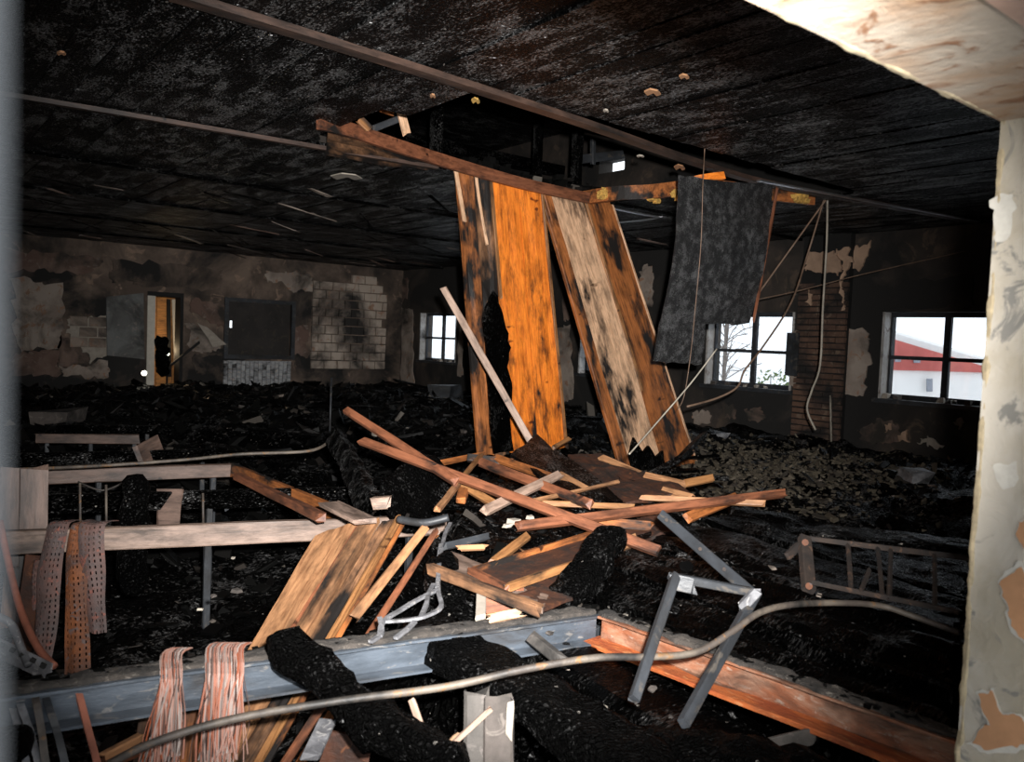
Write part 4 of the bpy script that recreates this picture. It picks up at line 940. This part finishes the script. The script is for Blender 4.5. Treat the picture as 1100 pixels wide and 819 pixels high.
charbeam('charred_board', P(420, 555, d=4.2), P(478, 505, d=4.7), .36, .05, 'lump', 'charred board behind the crossing battens', 'board', nrm=FW*-1)
stick('pale_offcut', P(402, 541, d=4.0), P(417, 540, d=4.0), .06, .05, 'greywood', 'small pale block end at the charred beam', 'offcut', nrm=FW*-1)
tube('grey_pipe', [P(428, 558, d=3.75), P(455, 562, d=3.7), P(482, 556, d=3.7)], .018, 'bar', 'short grey pipe behind the tan batten', 'pipe')
# bent white metal
for k, pts in enumerate(([(408, 684), (412, 668), (430, 656), (450, 644), (470, 634)], [(414, 668), (440, 666), (458, 662), (474, 652), (471, 634), (472, 598), (474, 585)], [(452, 664), (458, 650), (460, 640), (466, 628)], [(470, 632), (473, 600), (478, 575), (484, 562)], [(425, 686), (438, 676), (446, 668)], [(398, 690), (410, 680), (408, 664)])):
    tube('bent_metal', [Q(a, b, -.28) for a, b in pts], 0, 'ash', ['whitish bent metal strip curling from the leaning batten', 'whitish metal loop hanging beside the pale board', 'small whitish metal prong inside the loop', 'straight whitish metal strip above the loop', 'short whitish metal curl on the steel channel', 'whitish metal hook at the thin red batten'][k], 'metal strip', sec=[(-.008, -.004), (.008, -.005), (.009, .004), (-.007, .005)])
# ---- conduit across the foreground
tube('long_conduit', [P(100, 832, d=2.0), P(160, 800, d=2.02), P(250, 773, d=2.08), P(360, 754, d=2.18), P(480, 738, d=2.22), P(560, 720, d=2.26), P(640, 707, d=2.32), P(700, 706, d=2.38), P(748, 701, d=2.42), P(785, 680, d=2.48), P(815, 659, d=2.55), P(850, 650, d=2.65), P(900, 648, d=2.75), P(945, 651, d=2.8), P(980, 662, d=2.75), P(1030, 680, d=2.7)], .0105, 'conduit', 'long scorched conduit curving right across the foreground debris', 'conduit', n=10)
# ---- bent steel frame
M['sootrod'] = stained('sooty_rusty_steel', (.036, .024, .018), (.02, .015, .013), (.085, .048, .03), 8, .25)
sf = empty('bent_leg_frame', Q(760, 690), 'bent grey steel leg frame standing over the rusty channel', 'metal frame')
def sb(a, b, da, db, w_=.04): return stick('frame_bar', P(*a, d=da), P(*b, d=db), w_, .028, 'bar', parent=sf, nrm=FW*-1, ragged=.003, rough=.001)
fb_ = sb((711, 554), (811, 641), 3.25, 2.7, .04)
for a, b, dd in ((716, 559, 3.19), (752, 590, 2.98), (778, 612, 2.84)): tube('bolt', [P(a, b, d=dd), P(a, b, d=dd-.016)], 0, 'sootrod', parent=fb_, sec=circ(.007, 8))
sb((720, 620), (806, 636), 2.62, 2.66, .027); sb((726, 618), (681, 752), 2.62, 2.25, .028); sb((812, 638), (734, 778), 2.66, 2.2, .03)
stick('gusset', P(724, 626, d=2.61), P(744, 630, d=2.6), .05, .008, 'bar', parent=sf, nrm=FW*-1)
stick('bracket', P(797, 652, d=2.6), P(812, 636, d=2.6), .03, .03, 'ash', parent=sf, nrm=FW*-1)
# ---- burnt trestle at the right
rk = empty('trestle', Q(940, 640), 'burnt steel trestle with upright bars below the windows', 'metal frame')
def rb_(a, b, w_, da=4.0, db=4.0, mt='rod'): return stick('trestle_bar', P(*a, d=da), P(*b, d=db), w_, w_*.7, mt, parent=rk, nrm=FW*-1, ragged=.003)
rb_((862, 578), (1040, 600), .02, 3.45, 3.15, 'sootrod'); rb_((872, 626), (1030, 658), .017, 3.2, 2.85, 'sootrod'); tl_ = rb_((864, 578), (869, 634), .05, 3.44, 3.2, 'sootrod')
for a, b, dd in ((865, 583, 3.40), (869, 630, 3.19)): tube('bolt', [P(a, b, d=dd), P(a, b, d=dd-.035)], 0, 'perf', parent=tl_, sec=circ(.014, 8))
for a, b, d1, d2 in (((911, 585), (914, 633), 3.36, 3.1), ((943, 589), (948, 641), 3.3, 3.03), ((957, 590), (955, 645), 3.28, 3.0), ((1004, 596), (1004, 652), 3.2, 2.9), ((934, 612), (925, 634), 3.2, 3.05)): rb_(a, b, .016, d1, d2, 'sootrod')
charbeam('charred_board', P(870, 571, d=3.7), P(1060, 590, d=3.4), .24, .04, 'char', 'charred board lying on top of the burnt trestle', 'board')
rb_((858, 586), (846, 598), .03, 3.42, 3.36, 'sootrod')
# ---- charred timbers in front
def cb(a, b, da, db, w_, t_, label, mat='croc', **k): return charbeam('charred_beam', P(*a, d=da), P(*b, d=db), w_, t_, mat, label, 'beam', nrm=(0, 0, 1), **k)
cb((290, 690), (500, 830), 2.42, 2.1, .10, .09, 'lumpy charred log lying across the steel channel', 'lump', amp=.03, wob=.03)
cb((446, 672), (720, 845), 2.93, 2.12, .20, .11, 'thick charred beam running under the long conduit', 'lump', amp=.02)
cb((540, 670), (840, 850), 3.25, 2.3, .30, .12, 'wide charred beam inside the corner of the channel frame', 'croc', amp=.015)
cb((660, 572), (605, 650), 3.5, 3.05, .13, .12, 'short charred post lying over the rusty tray', 'lump', amp=.03)
def cs(c, ds, label, th=.05):
    return sheet('charred_board', [P(x, y, d=d) for (x, y), d in zip(c, ds)], th, 'croc', label, 'board', nu=30, nv=14, rough=.03, ragged=.06)
cs([(655, 612), (690, 590), (1025, 700), (1015, 752)], (3.45, 3.8, 2.75, 2.45), 'wide cracked charred board lying along the rusty end channel')
cs([(700, 588), (745, 566), (1035, 650), (1025, 694)], (3.85, 4.3, 3.35, 2.85), 'wide cracked charred board behind the bent steel frame')
cs([(755, 562), (800, 545), (1040, 606), (1030, 645)], (4.6, 5.0, 4.5, 3.9), 'wide cracked charred board before the burnt trestle')
cs([(640, 650), (660, 618), (1010, 752), (1010, 800)], (3.15, 3.4, 2.5, 2.2), 'narrow charred board tight behind the rusty end channel')
cb((500, 690), (470, 600), 3.0, 3.4, .12, .1, 'charred stub behind the bent white metal', 'lump', amp=.03)
cb((610, 800), (900, 840), 2.45, 2.1, .18, .12, 'charred beam lying below the rusty end channel', 'lump', amp=.03)
M['dullgrey'] = stained('dull_grey_board', (.085, .076, .068), (.055, .05, .045), (.12, .105, .095), 7, .35)
stick('grey_board', P(800, 809, d=2.25), P(876, 790, d=2.4), .05, .015, 'dullgrey', 'grey board piece lying below the rusty channel', 'board', nrm=FW*-1)
stick('ashy_batten', P(572, 685, d=2.78), P(604, 711, d=2.62), .035, .03, 'dullgrey', 'short ash grey batten end against the long conduit', 'batten', nrm=FW*-1)
stick('pale_lath', P(444, 756, d=2.3), P(461, 804, d=2.2), .02, .012, 'greywood', 'thin pale lath hanging below the long conduit', 'lath', nrm=FW*-1)
stick('ash_streak_lath', P(855, 672, d=3.0), P(910, 690, d=2.85), .03, .01, 'dullgrey', 'ashy lath on the broad cracked beam', 'lath')
stick('ash_streak_lath', P(920, 698, d=2.8), P(978, 712, d=2.7), .03, .01, 'dullgrey', 'ashy lath lying nearer the pale wall jamb', 'lath')
# concrete post with a cap of ash, stakes beside it
cp = empty('concrete_post', P(525, 830, d=2.3), 'broken concrete post with pale mortar below the conduit', 'post')
stick('post_body', P(512, 742, d=2.42), P(512, 850, d=2.32), .075, .10, 'dullgrey', parent=cp, nrm=FW*-1, rough=.006)
stick('post_face', P(536, 752, d=2.38), P(536, 850, d=2.3), .085, .06, 'conc', parent=cp, nrm=FW*-1, rough=.008)
stick('mortar', P(548, 760, d=2.34), P(546, 790, d=2.32), .02, .03, 'white', parent=cp, nrm=FW*-1, rough=.006)
stick('thin_stake', P(527, 762, d=2.26), P(470, 815, d=2.15), .014, .014, 'greywood', 'thin grey stake leaning on the broken concrete post', 'stake', nrm=FW*-1)
stick('thin_stake', P(492, 790, d=2.24), P(462, 825, d=2.15), .02, .012, 'tan', 'short tan stake beside the thin grey one', 'stake', nrm=FW*-1)
qs('white_shred', (352, 775), (333, 815), .05, .012, 'ash', 'crumpled whitish metal sheet below the charred log', 'metal sheet', oa=.1, ob=.1)
slab('rusty_sheet', [P(a, b, d=2.5) for a, b in ((355, 785), (385, 790), (400, 800), (395, 830), (340, 830))], FW*-1, .01, 'hard', None, 'rust brown sheet below the charred log', 'sheet', rag=.01)
stick('orange_lath', P(112, 812, d=2.35), P(150, 792, d=2.5), .025, .02, 'plank', 'orange brown lath under the steel channel beside the rusty rod', 'lath')
stick('orange_lath', P(100, 826, d=2.3), P(165, 800, d=2.55), .05, .02, 'redstick', 'reddish board under the steel channel by the narrow fibre hank', 'lath')
stick('orange_board', P(160, 770, d=2.6), P(152, 840, d=2.5), .06, .02, 'burnt', 'half burnt board upright behind the narrow fibre hank', 'board', nrm=FW*-1)
stick('orange_board', P(206, 765, d=2.6), P(200, 840, d=2.5), .05, .02, 'brown', 'brown board upright between the two fibre hanks', 'board', nrm=FW*-1)

# ================================================================== LOOSE PIECES YOU CAN PICK OUT
BP = [(205, 500), (270, 460), (283, 456), (402, 470), (310, 470), (245, 470), (230, 640), (255, 635), (215, 655), (250, 600), (228, 668), (600, 418), (470, 470), (500, 470), (430, 455), (420, 448), (700, 470), (790, 470), (830, 480), (850, 495), (930, 500), (980, 515), (880, 520), (960, 535), (1000, 530), (320, 425), (280, 420), (255, 425), (205, 412), (300, 440), (330, 415), (395, 430), (440, 430), (650, 450), (605, 560), (620, 610), (660, 620), (500, 590), (470, 690), (590, 680), (610, 720), (650, 760), (700, 740), (560, 760), (760, 800), (720, 770), (880, 640), (830, 610), (790, 590)]
for i, (px, py) in enumerate(BP):
    if py < 560 and not (380 < px < 760 and py > 480): p = P(px, py, Z=.5)
    else: p = Q(px, py, .02)
    if p.y > 15.6 or p.x > 9.1: continue
    p.z = H(p.x, p.y)+.02 if py < 480 else max(p.z, H(p.x, p.y)+.02); s = R.uniform(.0016, .0048)*max(2.2, (p-EYEV).length)
    v, f = chunk_data(s, .45)
    o = mesh('plaster_crumb', v, f, R.choice(('white', 'conc', 'conc', 'patch')), None, Matrix.Translation(p) @ Matrix.Rotation(R.uniform(0, 6), 4, 'Z') @ Matrix.Rotation(R.uniform(-.5, .5), 4, 'X'))
    p.z = p.z
    tag(o, 'pale chip of plaster lying loose on the black rubble', 'plaster chip', 'pale plaster chips on the rubble')
for i in range(46):                               # charred boards lying about the hall
    while True:
        x, y = R.uniform(.3, 8.8), R.uniform(5.6, 15)
        if not (3.0 < x < 5.8 and y < 7): break
    a = R.uniform(0, 3.14); L = R.uniform(.35, 1.2); z = H(x, y)+.05
    dv = Vector((math.cos(a)*L/2, math.sin(a)*L/2, R.uniform(-.1, .1))); c = Vector((x, y, z))
    stick('charred_board', c-dv, c+dv, R.uniform(.06, .18), .03, 'char', 'charred black board lying on the rubble of the hall', 'board', 'charred boards on the rubble', nrm=(R.uniform(-.3, .3), R.uniform(-.3, .3), 1), rough=.01, ragged=.04)

lbl = ['charred lath end sticking out of the heap by the rusty tray', 'charred lath end sticking out of the heap by the leaning panels', 'charred lath lying at the edge of the heap before the tables']
for i in range(42):
    px, py = R.uniform(430, 740), R.uniform(490, 640); a = R.gauss(.25, .7); L = R.uniform(25, 80)
    k = 0 if py > 570 else (1 if px > 520 else 2)
    if py < 540 and px > 520: px += 20
    stick('charred_lath', Q(px, py, .02), Q(px+math.cos(a)*L, py+math.sin(a)*L*.6, .0), R.uniform(.02, .06), R.uniform(.012, .03), R.choice(('char', 'croc', 'burnt', 'char')), lbl[k], 'lath', ['charred laths by the tray', 'charred laths by the panels', 'charred laths by the tables'][k], nrm=(R.uniform(-.5, .5), R.uniform(-.5, .5), 1), ragged=.03, rough=.006)
for px, py, s_, mt, lb in ((497, 479, .13, 'conc', 'grey concrete lump in the rubble beside the orange panel'), (476, 427, .26, 'bar', 'dark grey box lying before the far window'), (60, 452, .22, 'conc', 'pale dusty slab standing beyond the tables'), (520, 472, .08, 'conc', 'small grey lump at the foot of the orange panel'), (770, 470, .10, 'ash', 'pale crumpled foil in the rubble by the leaning panel'), (985, 512, .12, 'ash', 'crumpled foil lying under the end window')):
    p = P(px, py, Z=.62); p.z = H(p.x, p.y)+s_*.3; v, f = chunk_data(s_, .7)
    tag(mesh('rubble_lump', v, f, mt, None, Matrix.Translation(p) @ Matrix.Rotation(R.uniform(0, 6), 4, 'Z')), lb, 'lump')
